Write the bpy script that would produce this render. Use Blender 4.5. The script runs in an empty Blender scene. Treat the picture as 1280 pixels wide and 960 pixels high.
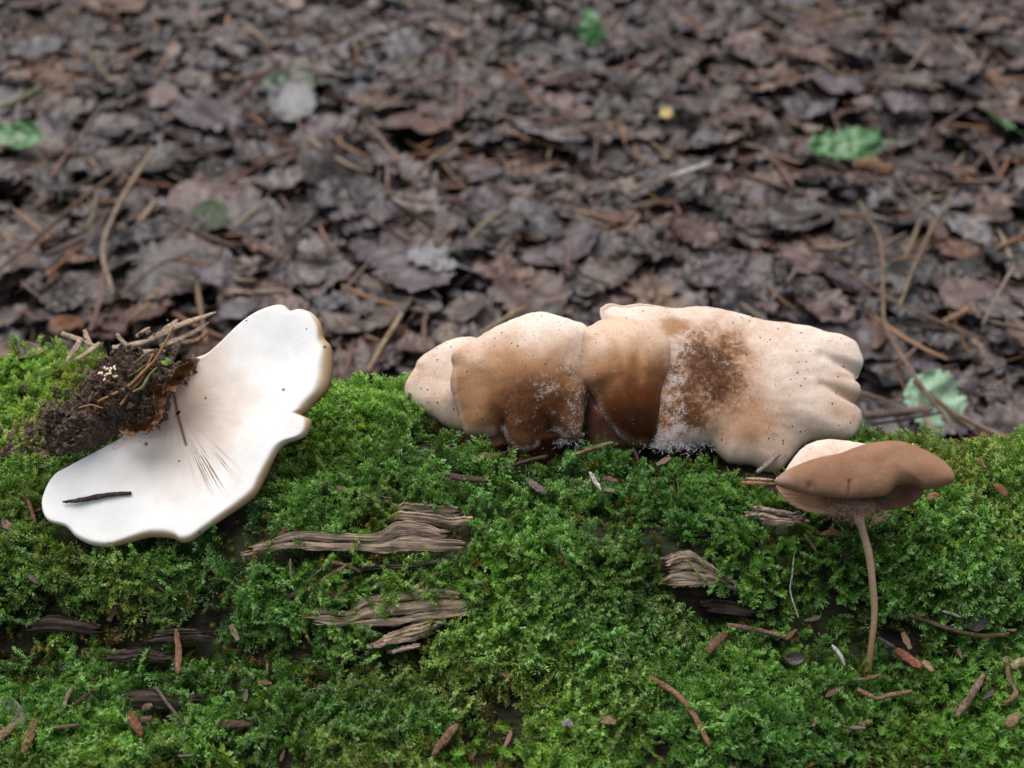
import bpy, math, random
import numpy as np
from mathutils import Vector, Matrix, Euler

# ------------------------------------------------------------------ camera, sky, sun, exposure
scene = bpy.context.scene
COL = scene.collection
PITCH = math.radians(37.0)
CAM = np.array([0.0, -0.343, 0.451])
FPX = 1545.0                                  # focal length in photograph pixels (1280 wide)
cam_data = bpy.data.cameras.new('camera')
cam = bpy.data.objects.new('camera', cam_data)
COL.objects.link(cam)
cam.location = CAM
cam.rotation_euler = (math.pi / 2 - PITCH, 0, 0)
cam_data.sensor_width = 36.0
cam_data.lens = 36.0 * FPX / 1280.0
cam_data.clip_start = 0.01
cam_data.clip_end = 200.0
cam_data.dof.use_dof = True
cam_data.dof.focus_distance = 0.437
cam_data.dof.aperture_fstop = 9.8
scene.camera = cam

world = bpy.data.worlds.new('World')
scene.world = world
world.use_nodes = True
wn, wl = world.node_tree.nodes, world.node_tree.links
wn.clear()
SUN_EL, SUN_AZ = math.radians(74), math.radians(-40)   # azimuth from +y (behind the log) towards +x
sky = wn.new('ShaderNodeTexSky')
sky.sky_type = 'NISHITA'
sky.sun_disc = False
sky.sun_elevation = SUN_EL
sky.sun_rotation = SUN_AZ
sky.air_density = 1.0
sky.dust_density = 4.0
sky.ozone_density = 1.0
hsv = wn.new('ShaderNodeHueSaturation')               # overcast: the cloud layer takes most of the blue out
hsv.inputs['Saturation'].default_value = 0.52
bg = wn.new('ShaderNodeBackground')
bg.inputs['Strength'].default_value = 0.07
wo = wn.new('ShaderNodeOutputWorld')
wl.new(sky.outputs[0], hsv.inputs['Color'])
wl.new(hsv.outputs[0], bg.inputs['Color'])
wl.new(bg.outputs[0], wo.inputs['Surface'])

sun_data = bpy.data.lights.new('sun', 'SUN')
sun_data.energy = 1.5
sun_data.angle = math.radians(55)
sun_data.color = (1.0, 0.97, 0.92)
sun = bpy.data.objects.new('sun', sun_data)
COL.objects.link(sun)
sd = Vector((math.sin(SUN_AZ) * math.cos(SUN_EL), math.cos(SUN_AZ) * math.cos(SUN_EL), math.sin(SUN_EL)))
sun.rotation_euler = sd.to_track_quat('Z', 'Y').to_euler()
sun.location = sd * 3

vs = scene.view_settings
vs.view_transform = 'Standard'
vs.look = 'None'
vs.exposure = 1.12
vs.gamma = 1.0
vs.use_curve_mapping = False
scene.cycles.use_denoising = True
scene.cycles.denoiser = 'OPENIMAGEDENOISE'
scene.cycles.max_bounces = 6
scene.cycles.diffuse_bounces = 3
scene.cycles.glossy_bounces = 2
scene.cycles.transmission_bounces = 4

rng = np.random.default_rng(11)
random.seed(11)

# ------------------------------------------------------------------ numeric helpers
def hash2(ix, iy, seed):
    h = (ix.astype(np.int64) * 374761393 + iy.astype(np.int64) * 668265263 + int(seed) * 2147483647) & 0xffffffff
    h = ((h ^ (h >> 13)) * 1274126177) & 0xffffffff
    h = (h ^ (h >> 16)) & 0xffffff
    return h / float(0xffffff)

def vnoise(x, y, seed=0):
    x = np.asarray(x, float); y = np.asarray(y, float)
    ix = np.floor(x); iy = np.floor(y)
    fx = x - ix; fy = y - iy
    fx = fx * fx * (3 - 2 * fx); fy = fy * fy * (3 - 2 * fy)
    a = hash2(ix, iy, seed); b = hash2(ix + 1, iy, seed)
    c = hash2(ix, iy + 1, seed); d = hash2(ix + 1, iy + 1, seed)
    return ((a * (1 - fx) + b * fx) * (1 - fy) + (c * (1 - fx) + d * fx) * fy) * 2 - 1

def fbm(x, y, seed=0, octaves=4, gain=0.5):
    s = 0; amp = 1.0; tot = 0
    x = np.asarray(x, float); y = np.asarray(y, float)
    for o in range(octaves):
        s = s + amp * vnoise(x * 2 ** o + 17.3 * o, y * 2 ** o - 9.1 * o, seed + o)
        tot += amp; amp *= gain
    return s / tot

def sstep(a, b, x):
    t = np.clip((np.asarray(x, float) - a) / (b - a), 0, 1)
    return t * t * (3 - 2 * t)

SP, CP = math.sin(PITCH), math.cos(PITCH)
FWD = np.array([0, CP, -SP]); UPV = np.array([0, SP, CP]); RGT = np.array([1.0, 0, 0])

def ray(px, py):
    d = FWD + RGT * ((px - 640) / FPX) + UPV * ((480 - py) / FPX)
    return d / np.linalg.norm(d)

def to_px(P):
    P = np.asarray(P, float) - CAM
    d = P @ FWD
    return 640 + FPX * (P @ RGT) / d, 480 - FPX * (P @ UPV) / d, d

# cross-section of the fallen log, from the side facing the viewer to the back
PY = np.array([-.34, -.27, -.20, -.15, -.115, -.09, -.074, -.063, -.055, -.045, -.038, -.028, -.012, .01, .028, .042, .055, .075, .10, .14, .3])
PZ = np.array([-.06, .00, .055, .092, .110, .117, .121, .1245, .131, .1435, .1485, .151, .153, .1545, .154, .149, .135, .09, .02, -.05, -.08]) - .0025

def z_log(x, y):
    x = np.asarray(x, float); y = np.asarray(y, float)
    yr = y + 0.15 * x * sstep(-.06, .03, y)
    xx = np.clip(x, -.3, .3)
    yr = yr - 0.010 * fbm(xx * 11, y * 3, 5, 2) * sstep(-.02, -.05, y)
    z = np.interp(yr, PY, PZ)
    # soften knots
    z = (z + np.interp(yr - .004, PY, PZ) + np.interp(yr + .004, PY, PZ)) / 3
    z = z + 0.006 * fbm(x * 16, y * 22, 21, 2) + 0.0028 * fbm(x * 60, y * 75, 31, 2)
    z = z + 0.0012 * fbm(x * 60, y * 330, 41, 2) * sstep(-.03, -.05, y)
    # hollow under the wood at the break in the face
    qx, qy = x - .066, y + .052
    z = z - 0.010 * np.exp(-(qx / .020) ** 2 - (qy / .008) ** 2)
    return z

def z_ground(x, y):
    x = np.asarray(x, float); y = np.asarray(y, float)
    return 0.014 * fbm(x * 5, y * 5, 61, 2) + 0.012 * fbm(x * 18, y * 18, 62, 2)

MOSS_H = 0.0070
def hit(px, py, lift=MOSS_H, far=False):
    """Where the line of sight through a photo pixel meets the moss (or the forest floor)."""
    d = ray(px, py)
    t = np.arange(0.25, 3.5, 0.0006)
    P = CAM[None, :] + t[:, None] * d[None, :]
    if far:
        s = z_ground(P[:, 0], P[:, 1]) + lift
    else:
        s = np.maximum(z_log(P[:, 0], P[:, 1]), z_ground(P[:, 0], P[:, 1])) + lift
    k = np.argmax(P[:, 2] < s)
    return P[k].copy()

def log_normal(x, y, e=.004):
    zx = (z_log(x + e, y) - z_log(x - e, y)) / (2 * e)
    zy = (z_log(x, y + e) - z_log(x, y - e)) / (2 * e)
    n = np.stack([-zx, -zy, np.ones_like(zx)], -1)
    return n / np.linalg.norm(n, axis=-1, keepdims=True)

def catmull(pts, per=8, closed=False):
    P = np.asarray(pts, float); n = len(P); out = []
    rngi = range(n) if closed else range(n - 1)
    for i in rngi:
        if closed:
            a, b, c, d = P[i - 1], P[i], P[(i + 1) % n], P[(i + 2) % n]
        else:
            a, b, c, d = P[max(i - 1, 0)], P[i], P[i + 1], P[min(i + 2, n - 1)]
        for k in range(per):
            t = k / per
            out.append(0.5 * (2 * b + (c - a) * t + (2 * a - 5 * b + 4 * c - d) * t * t + (3 * b - a - 3 * c + d) * t ** 3))
    if not closed:
        out.append(P[-1])
    return np.array(out)

def in_poly(px, py, poly):
    px = np.asarray(px); py = np.asarray(py)
    r = np.zeros(px.shape, bool); P = np.asarray(poly, float); n = len(P)
    for i in range(n):
        x1, y1 = P[i]; x2, y2 = P[i - 1]
        c = ((y1 > py) != (y2 > py)) & (px < (x2 - x1) * (py - y1) / (y2 - y1 + 1e-12) + x1)
        r ^= c
    return r

def seg_dist(x, y, pts):
    best = np.full(np.shape(x), 1e9)
    for (ax, ay), (bx, by) in zip(pts[:-1], pts[1:]):
        dx, dy = bx - ax, by - ay
        t = np.clip(((x - ax) * dx + (y - ay) * dy) / (dx * dx + dy * dy + 1e-12), 0, 1)
        best = np.minimum(best, np.hypot(x - ax - t * dx, y - ay - t * dy))
    return best

# ------------------------------------------------------------------ object helpers
def mesh_obj(name, verts, faces, mat, parent=None, smooth=True, link=True):
    me = bpy.data.meshes.new(name)
    me.from_pydata([tuple(v) for v in verts], [], faces)
    if smooth:
        me.polygons.foreach_set('use_smooth', [True] * len(me.polygons))
    me.materials.append(mat)
    o = bpy.data.objects.new(name, me)
    if link:
        COL.objects.link(o)
    if parent is not None:
        o.parent = parent
    return o

def grid_faces(nu, nv, wrap_u=False):
    f = []
    for i in range(nu if wrap_u else nu - 1):
        for j in range(nv - 1):
            a = i * nv + j; b = ((i + 1) % nu) * nv + j
            f.append((a, b, b + 1, a + 1))
    return f

def vattr(o, name, data, kind='FLOAT'):
    a = o.data.attributes.new(name, kind, 'POINT')
    data = np.asarray(data, np.float32)
    if kind == 'FLOAT':
        a.data.foreach_set('value', data.ravel())
    elif kind == 'INT':
        a.data.foreach_set('value', data.astype(np.int32).ravel())
    elif kind == 'FLOAT_COLOR':
        if data.shape[1] == 3:
            data = np.concatenate([data, np.ones((len(data), 1), np.float32)], 1)
        a.data.foreach_set('color', data.ravel())
    else:
        a.data.foreach_set('vector', data.ravel())

def tag(o, label=None, cat=None, group=None, kind=None):
    if label: o['label'] = label
    if cat: o['category'] = cat
    if group: o['group'] = group
    if kind: o['kind'] = kind
    return o

def empty(name, loc, label, cat, group=None):
    o = bpy.data.objects.new(name, None)
    o.empty_display_size = 0.01
    COL.objects.link(o)
    o.location = loc
    tag(o, label, cat, group)
    return o

def under(parent, o):
    """Make o a part of parent, keeping o's geometry (built in world space) in place."""
    o.parent = parent
    o.matrix_parent_inverse = Matrix.Translation(-Vector(parent.location))
    return o

def subpart(parent, o):
    o.parent = parent
    return o

def srgb(r, g, b):
    f = lambda c: ((c / 255) / 12.92) if c / 255 <= 0.04045 else (((c / 255) + 0.055) / 1.055) ** 2.4
    return (f(r), f(g), f(b))

# ------------------------------------------------------------------ material helpers
def new_mat(name):
    m = bpy.data.materials.new(name); m.use_nodes = True
    nt = m.node_tree
    b = nt.nodes['Principled BSDF']
    return m, nt, b

def nd(nt, t, **kw):
    n = nt.nodes.new(t)
    for k, v in kw.items():
        if k in n.inputs.keys(): n.inputs[k].default_value = v
        else: setattr(n, k, v)
    return n

def noise(nt, scale, detail=4, rough=0.55, vec=None, distortion=0.0):
    n = nd(nt, 'ShaderNodeTexNoise', Scale=scale, Detail=detail, Roughness=rough, Distortion=distortion)
    if vec is not None: nt.links.new(vec, n.inputs['Vector'])
    return n

def ramp(nt, fac, stops):
    r = nt.nodes.new('ShaderNodeValToRGB')
    e = r.color_ramp.elements
    while len(e) < len(stops): e.new(0.5)
    for k, (p, c) in enumerate(stops):
        e[k].position = p; e[k].color = (c[0], c[1], c[2], 1)
    nt.links.new(fac, r.inputs['Fac'])
    return r

def mixc(nt, fac, a, b, mode='MIX'):
    m = nt.nodes.new('ShaderNodeMix'); m.data_type = 'RGBA'; m.blend_type = mode
    for s, v in ((0, fac), (6, a), (7, b)):
        if hasattr(v, 'links') or isinstance(v, bpy.types.NodeSocket): nt.links.new(v, m.inputs[s])
        elif s == 0: m.inputs[0].default_value = v
        else: m.inputs[s].default_value = (v[0], v[1], v[2], 1)
    return m.outputs[2]

def mth(nt, op, a, b=0.0, clamp=False):
    m = nt.nodes.new('ShaderNodeMath'); m.operation = op; m.use_clamp = clamp
    for s, v in ((0, a), (1, b)):
        if isinstance(v, bpy.types.NodeSocket): nt.links.new(v, m.inputs[s])
        else: m.inputs[s].default_value = v
    return m.outputs[0]

def attr(nt, name, typ='GEOMETRY'):
    a = nt.nodes.new('ShaderNodeAttribute'); a.attribute_name = name; a.attribute_type = typ
    return a

def bump(nt, height, dist, strength=0.6):
    b = nd(nt, 'ShaderNodeBump', Strength=strength, Distance=dist)
    nt.links.new(height, b.inputs['Height'])
    return b.outputs[0]

def obj_co(nt):
    return nt.nodes.new('ShaderNodeTexCoord').outputs['Object']

def geo_co(nt):
    return nt.nodes.new('ShaderNodeNewGeometry').outputs['Position']

# moss: leaves brighter and yellower at the young tips, each shoot a little different
def make_moss_mat():
    m, nt, b = new_mat('moss_leaf')
    tip = attr(nt, 'tip')
    tint = attr(nt, 'tint', 'INSTANCER')
    c = ramp(nt, tip.outputs['Fac'], [(0.0, (.042, .058, .012)), (0.38, (.100, .195, .026)), (0.68, (.245, .43, .065)), (1.0, (.62, .76, .27))])
    col = mixc(nt, 1.0, c.outputs[0], tint.outputs['Color'], 'MULTIPLY')
    nt.links.new(col, b.inputs['Base Color'])
    b.inputs['Roughness'].default_value = 0.27
    b.inputs['Specular IOR Level'].default_value = 0.60
    tr = nt.nodes.new('ShaderNodeBsdfTranslucent')
    nt.links.new(mixc(nt, 1.0, col, (1.25, 1.25, .5), 'MULTIPLY'), tr.inputs['Color'])
    mx = nt.nodes.new('ShaderNodeMixShader'); mx.inputs[0].default_value = 0.40
    nt.links.new(b.outputs[0], mx.inputs[1]); nt.links.new(tr.outputs[0], mx.inputs[2])
    nt.links.new(mx.outputs[0], nt.nodes['Material Output'].inputs['Surface'])
    return m

def make_leaf_mat(name, source):
    """Dead, damp leaf: veins from the leaf's own coordinates, blotches, colour from each leaf."""
    m, nt, b = new_mat(name)
    if source == 'object':
        tint = nt.nodes.new('ShaderNodeObjectInfo').outputs['Color']
    else:
        tint = attr(nt, 'tint', 'INSTANCER').outputs['Color']
    uv = attr(nt, 'leafuv').outputs['Vector']
    oi = nt.nodes.new('ShaderNodeObjectInfo')
    sep = nt.nodes.new('ShaderNodeSeparateXYZ'); nt.links.new(uv, sep.inputs[0])
    ax = mth(nt, 'ABSOLUTE', sep.outputs[0])
    rib = mth(nt, 'LESS_THAN', ax, 0.018)
    side = mth(nt, 'SINE', mth(nt, 'MULTIPLY', mth(nt, 'SUBTRACT', sep.outputs[1], mth(nt, 'MULTIPLY', ax, 0.9)), 52.0))
    vein = mth(nt, 'MULTIPLY', mth(nt, 'GREATER_THAN', side, 0.86), 0.6)
    veins = mth(nt, 'MAXIMUM', rib, vein)
    pos = geo_co(nt)
    n1 = noise(nt, 90, 5, 0.6, pos)
    n2 = noise(nt, 420, 3, 0.6, pos)
    blot = ramp(nt, n1.outputs['Fac'], [(0.30, (.34, .32, .30)), (0.48, (.85, .82, .8)), (0.62, (1.05, 1.0, .98)), (0.75, (1.65, 1.5, 1.4))])
    c = mixc(nt, 1.0, tint, blot.outputs[0], 'MULTIPLY')
    fine = ramp(nt, n2.outputs['Fac'], [(0.3, (.7, .7, .7)), (0.7, (1.25, 1.25, 1.25))])
    c = mixc(nt, 1.0, c, fine.outputs[0], 'MULTIPLY')
    c = mixc(nt, mth(nt, 'MULTIPLY', veins, 0.45), c, mixc(nt, 1.0, tint, (.5, .48, .46), 'MULTIPLY'))
    nt.links.new(c, b.inputs['Base Color'])
    rr = mth(nt, 'ADD', mth(nt, 'MULTIPLY', n1.outputs['Fac'], 0.5), 0.18)
    nt.links.new(rr, b.inputs['Roughness'])
    b.inputs['Specular IOR Level'].default_value = 0.48
    h = mth(nt, 'ADD', mth(nt, 'MULTIPLY', veins, 0.5), n2.outputs['Fac'])
    nt.links.new(bump(nt, h, 0.0008, 0.7), b.inputs['Normal'])
    return m

def make_wood_mat(name, dark, mid, light, scale=(18, 160, 160), green=0.0):
    m, nt, b = new_mat(name)
    mp = nd(nt, 'ShaderNodeMapping'); mp.inputs['Scale'].default_value = scale
    nt.links.new(geo_co(nt), mp.inputs['Vector'])
    g = noise(nt, 4.0, 6, 0.62, mp.outputs[0], 0.6)
    n = noise(nt, 130, 4, 0.6, geo_co(nt))
    c = ramp(nt, g.outputs['Fac'], [(0.28, dark), (0.48, mid), (0.68, light)])
    st = ramp(nt, n.outputs['Fac'], [(0.3, (.5, .48, .45)), (0.55, (1, 1, 1)), (0.75, (1.2, 1.15, 1.1))])
    col = mixc(nt, 1.0, c.outputs[0], st.outputs[0], 'MULTIPLY')
    if green:
        gm = ramp(nt, noise(nt, 60, 4, 0.6, geo_co(nt)).outputs['Fac'], [(0.45, (0, 0, 0)), (0.65, (green, green, green))])
        col = mixc(nt, gm.outputs[0], col, (.03, .055, .012))
    nt.links.new(col, b.inputs['Base Color'])
    b.inputs['Roughness'].default_value = 0.75
    b.inputs['Specular IOR Level'].default_value = 0.18
    fib = nd(nt, 'ShaderNodeMapping'); fib.inputs['Scale'].default_value = tuple(v * 3.2 for v in scale)
    nt.links.new(geo_co(nt), fib.inputs['Vector'])
    gf = noise(nt, 4.0, 4, 0.6, fib.outputs[0], 0.3)
    nt.links.new(bump(nt, mth(nt, 'ADD', mth(nt, 'ADD', g.outputs['Fac'], mth(nt, 'MULTIPLY', gf.outputs['Fac'], 0.6)), mth(nt, 'MULTIPLY', n.outputs['Fac'], 0.4)), 0.0009, 0.8), b.inputs['Normal'])
    return m

def make_plain_mat(name, c, rough=0.55, var=0.35, scale=300, spec=0.4):
    m, nt, b = new_mat(name)
    n = noise(nt, scale, 4, 0.6, geo_co(nt))
    lo = tuple(x * (1 - var) for x in c); hi = tuple(min(1, x * (1 + var)) for x in c)
    r = ramp(nt, n.outputs['Fac'], [(0.3, lo), (0.7, hi)])
    nt.links.new(r.outputs[0], b.inputs['Base Color'])
    b.inputs['Roughness'].default_value = rough
    b.inputs['Specular IOR Level'].default_value = spec
    nt.links.new(bump(nt, n.outputs['Fac'], 0.0006, 0.5), b.inputs['Normal'])
    return m

def make_cap_mat():
    """Mushroom skin: the mesh carries its own brown and cream zones, plus painted shading on the drooping cap; specks, mottling and mould bloom on top."""
    m, nt, b = new_mat('mushroom_skin')
    col = attr(nt, 'skin').outputs['Color']
    fz = attr(nt, 'mould').outputs['Fac']
    sp = attr(nt, 'speck').outputs['Fac']
    pos = geo_co(nt)
    n1 = noise(nt, 160, 5, 0.6, pos)
    mot = ramp(nt, n1.outputs['Fac'], [(0.3, (.90, .87, .84)), (0.5, (1, 1, 1)), (0.7, (1.06, 1.05, 1.04))])
    c = mixc(nt, 1.0, col, mot.outputs[0], 'MULTIPLY')
    nf = noise(nt, 900, 4, 0.65, pos)
    ng_ = noise(nt, 520, 3, 0.7, pos)
    gmask = attr(nt, 'grain').outputs['Fac']
    c = mixc(nt, gmask, c, mixc(nt, 1.0, c, ramp(nt, ng_.outputs['Fac'], [(0.36, (.50, .48, .48)), (0.5, (1, 1, 1)), (0.64, (1.65, 1.85, 2.2))]).outputs[0], 'MULTIPLY'))
    c = mixc(nt, 1.0, c, ramp(nt, nf.outputs['Fac'], [(0.3, (.88, .86, .84)), (0.7, (1.08, 1.08, 1.08))]).outputs[0], 'MULTIPLY')
    # white mould bloom, breaking up into grains
    n3 = noise(nt, 1500, 3, 0.7, pos)
    n4 = noise(nt, 260, 4, 0.65, pos)
    grain = mth(nt, 'ADD', mth(nt, 'MULTIPLY', n3.outputs['Fac'], 0.9), mth(nt, 'MULTIPLY', n4.outputs['Fac'], 1.0))
    fm = mth(nt, 'MULTIPLY', mth(nt, 'SUBTRACT', mth(nt, 'ADD', grain, mth(nt, 'MULTIPLY', fz, 0.42)), 1.20), 4.0, True)
    fm = mth(nt, 'MULTIPLY', fm, 0.72)
    c = mixc(nt, fm, c, (.50, .46, .46))
    # dark specks
    v = nd(nt, 'ShaderNodeTexVoronoi', Scale=320.0); nt.links.new(pos, v.inputs['Vector'])
    rad = mth(nt, 'MULTIPLY', mth(nt, 'GREATER_THAN', nd_sep(nt, v.outputs['Color']), 0.50), 0.125)
    dot = mth(nt, 'LESS_THAN', v.outputs['Distance'], mth(nt, 'MULTIPLY', rad, sp))
    v2 = nd(nt, 'ShaderNodeTexVoronoi', Scale=620.0); nt.links.new(pos, v2.inputs['Vector'])
    dot2 = mth(nt, 'LESS_THAN', v2.outputs['Distance'], mth(nt, 'MULTIPLY', mth(nt, 'MULTIPLY', mth(nt, 'GREATER_THAN', nd_sep(nt, v2.outputs['Color']), 0.72), 0.17), sp))
    c = mixc(nt, mth(nt, 'MULTIPLY', dot2, 0.65), c, (.09, .045, .025))
    c = mixc(nt, mth(nt, 'MULTIPLY', dot, 0.88), c, (.035, .018, .012))
    nt.links.new(c, b.inputs['Base Color'])
    b.inputs['Roughness'].default_value = 0.55
    b.inputs['Specular IOR Level'].default_value = 0.10
    b.inputs['Subsurface Weight'].default_value = 0.22
    b.inputs['Subsurface Radius'].default_value = (1.0, .55, .35)
    b.inputs['Subsurface Scale'].default_value = 0.0016
    hh = mth(nt, 'ADD', mth(nt, 'ADD', mth(nt, 'MULTIPLY', n1.outputs['Fac'], 1.0), mth(nt, 'MULTIPLY', nf.outputs['Fac'], 0.35)), mth(nt, 'MULTIPLY', mth(nt, 'MULTIPLY', n3.outputs['Fac'], fm), 1.5))
    nt.links.new(bump(nt, hh, 0.0004, 0.4), b.inputs['Normal'])
    return m

def nd_sep(nt, sock):
    s = nt.nodes.new('ShaderNodeSeparateXYZ'); nt.links.new(sock, s.inputs[0]); return s.outputs[0]

M = {}
M['moss'] = make_moss_mat()
M['leaf_obj'] = make_leaf_mat('dead_leaf_surface', 'object')
M['leaf_inst'] = make_leaf_mat('litter_leaf_surface', 'inst')
M['cap'] = make_cap_mat()
M['log'] = make_wood_mat('rotten_log_wood', (.004, .003, .002), (.014, .0095, .0065), (.042, .029, .019), (20, 150, 150), green=0.5)
M['splinter'] = make_wood_mat('grey_brown_wood', (.120, .082, .056), (.34, .250, .180), (.46, .360, .270), (22, 210, 210), green=0.22)
M['splinter_dark'] = make_wood_mat('dark_wood', (.010, .008, .006), (.038, .028, .022), (.085, .066, .054), (16, 170, 170))  # darker wood tones for some strips and ridges
M['soil'] = make_plain_mat('dark_soil', (.100, .064, .044), 0.85, 0.8, 900)

# ------------------------------------------------------------------ setting: forest floor and fallen log
def build_floor():
    def axis(lo, hi, fine_lo, fine_hi, step):
        a = list(np.arange(fine_lo, fine_hi + 1e-9, step))
        x = fine_hi; s = step
        while x < hi: s *= 1.5; x = min(x + s, hi); a.append(x)
        x = fine_lo; s = step; pre = []
        while x > lo: s *= 1.5; x = max(x - s, lo); pre.append(x)
        return np.array(pre[::-1] + a)
    X = axis(-80, 80, -1.1, 1.1, 0.02); Y = axis(-80, 80, -.3, 2.0, 0.02)
    XX, YY = np.meshgrid(X, Y, indexing='ij')
    ZZ = z_ground(XX, YY) - 0.006
    V = np.stack([XX, YY, ZZ], -1).reshape(-1, 3)
    m, nt, b = new_mat('forest_floor_humus')
    p = geo_co(nt)
    n1 = noise(nt, 45, 6, 0.65, p); n2 = noise(nt, 260, 4, 0.6, p)
    r = ramp(nt, n1.outputs['Fac'], [(0.3, (.010, .007, .006)), (0.5, (.028, .020, .016)), (0.7, (.075, .058, .050))])
    c = mixc(nt, 0.5, r.outputs[0], ramp(nt, n2.outputs['Fac'], [(0.3, (.012, .008, .007)), (0.7, (.08, .06, .05))]).outputs[0])
    nt.links.new(c, b.inputs['Base Color']); b.inputs['Roughness'].default_value = 0.7
    nt.links.new(bump(nt, n1.outputs['Fac'], 0.01, 0.8), b.inputs['Normal'])
    o = mesh_obj('forest_floor', V, grid_faces(len(X), len(Y)), m)
    tag(o, kind='structure')
build_floor()

log = empty('fallen_log', (0, 0, 0), 'rotten fallen log covered in moss, running across in front of the leaf litter', 'log')
def build_log():
    X = np.concatenate([np.arange(-.75, -.26, .012), np.arange(-.26, .26, .0026), np.arange(.26, .751, .012)])
    Y = np.concatenate([np.arange(-.31, -.12, .008), np.arange(-.12, .08, .0022), np.arange(.08, .15, .005)])
    XX, YY = np.meshgrid(X, Y, indexing='ij')
    ZZ = z_log(XX, YY)
    V = np.stack([XX, YY, ZZ], -1).reshape(-1, 3)
    return mesh_obj('log_body', V, grid_faces(len(X), len(Y)), M['log'], log)
build_log()

# ------------------------------------------------------------------ wood splinters standing proud of the log (parts of it)
KEEP_OUT = []          # (pixel polygon, keep-out depth function) where no moss grows
def splinter(top, bot, mat='splinter', thick=.0035, lift=.0035, label=None, seed=0, rough=1.0):
    n = 40; nv = 9
    T = catmull(top, 10); B = catmull(bot, 10)
    def res(P):
        s = np.concatenate([[0], np.cumsum(np.hypot(*np.diff(P, axis=0).T))]); s /= s[-1]
        u = np.linspace(0, 1, n)
        return np.stack([np.interp(u, s, P[:, 0]), np.interp(u, s, P[:, 1])], -1)
    T, B = res(T), res(B)
    # plane through three surface points so the piece is one stiff sliver
    ctrl = []
    for u in (0, .33, .66, 1.0):
        k = int(u * (n - 1))
        for w in (0.25, .85):
            q = T[k] * (1 - w) + B[k] * w
            ctrl.append(hit(q[0], q[1], lift + .0062))
    ctrl = np.array(ctrl)
    A = np.c_[ctrl[:, 0], ctrl[:, 2], np.ones(len(ctrl))]
    co, *_ = np.linalg.lstsq(A, ctrl[:, 1], rcond=None)      # y = a x + b z + c
    co[1] = np.clip(co[1], 0.2, 1.6)
    co[2] = np.mean(ctrl[:, 1] - co[0] * ctrl[:, 0] - co[1] * ctrl[:, 2])
    nrm = np.array([co[0], -1, co[1]]); nrm /= np.linalg.norm(nrm)
    if nrm[2] < 0: nrm = -nrm
    F = np.zeros((n, nv, 3)); Bk = np.zeros((n, nv, 3))
    for i in range(n):
        for j in range(nv):
            w = j / (nv - 1)
            jag = (vnoise(i * .8, seed, 3) * .06 if j == 0 else (vnoise(i * .9, seed + 5, 4) * .08 if j == nv - 1 else 0))
            endw = max(0, 1 - i / 7) - max(0, 1 - (n - 1 - i) / 7)
            q = T[i] * (1 - w) + B[i] * w + np.array([endw * (vnoise(j * 1.1, seed * 2.3, 55) + .3) * 11, jag * 16])
            d = ray(*q)
            t = (co[0] * CAM[0] + co[1] * CAM[2] + co[2] - CAM[1]) / (d[1] - co[0] * d[0] - co[1] * d[2])
            p = CAM + t * d
            e = min(1.0, min(w, 1 - w) * 5) * min(1.0, min(i, n - 1 - i) / 3 + .15)
            g = fbm(p[0] * 40 + seed, w * 15 + seed * 3.1, 7 + seed, 4, .7) * .0006 * rough + fbm(p[0] * 160, w * 7, 90 + seed, 2) * .0004 * rough
            F[i, j] = p + nrm * (g + thick * .35 * (e - .6))
            Bk[i, j] = p - nrm * thick
    V = np.concatenate([F.reshape(-1, 3), Bk.reshape(-1, 3)])
    f = grid_faces(n, nv); N = n * nv
    f += [(a + N, d + N, c + N, b + N) for a, b, c, d in grid_faces(n, nv)]
    ring = [(i, 0) for i in range(n)] + [(n - 1, j) for j in range(1, nv)] + [(i, nv - 1) for i in range(n - 2, -1, -1)] + [(0, j) for j in range(nv - 2, 0, -1)]
    for (a, b), (c, d) in zip(ring, ring[1:] + ring[:1]):
        k, l = a * nv + b, c * nv + d
        f.append((k, l, l + N, k + N))
    o = mesh_obj('wood_splinter', V, f, M[mat], log)
    if label: o['label'] = label
    poly = np.concatenate([T, B[::-1]])
    KEEP_OUT.append((poly, float(np.mean(np.linalg.norm(F.reshape(-1, 3) - CAM, axis=1))), .019))
    return o

def bundle(top, bot, count, mat='splinter', thick=.0018, lift=.0035, label=None, seed=0, rough=1.0, spread=.16):
    """A split piece of wood: fibres side by side, each its own part, ends uneven."""
    T = catmull(top, 10); B = catmull(bot, 10)
    def at(P, u):
        s_ = np.concatenate([[0], np.cumsum(np.hypot(*np.diff(P, axis=0).T))]); s_ /= s_[-1]
        return np.stack([np.interp(u, s_, P[:, 0]), np.interp(u, s_, P[:, 1])], -1)
    r = np.random.default_rng(seed + 300)
    cuts = np.linspace(0, 1, count + 1) + np.concatenate([[0], r.uniform(-.08, .08, count - 1), [0]])
    for k in range(count):
        a, b = (0, 1) if k == count // 2 else (r.uniform(0, spread), 1 - r.uniform(0, spread))
        u = np.linspace(a, b, 9)
        t_, b_ = at(T, u), at(B, u)
        w0, w1 = cuts[k] + .004, cuts[k + 1] - .004
        wob = (r.normal(size=(9, 1)) * .6)
        splinter(list(t_ * (1 - w0) + b_ * w0 + wob * np.array([0, 1])), list(t_ * (1 - w1) + b_ * w1 + wob * np.array([0, 1])), mat, thick, lift + r.uniform(-.0008, .0012), label if k == count // 2 else None, seed * 7 + k, rough)

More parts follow.
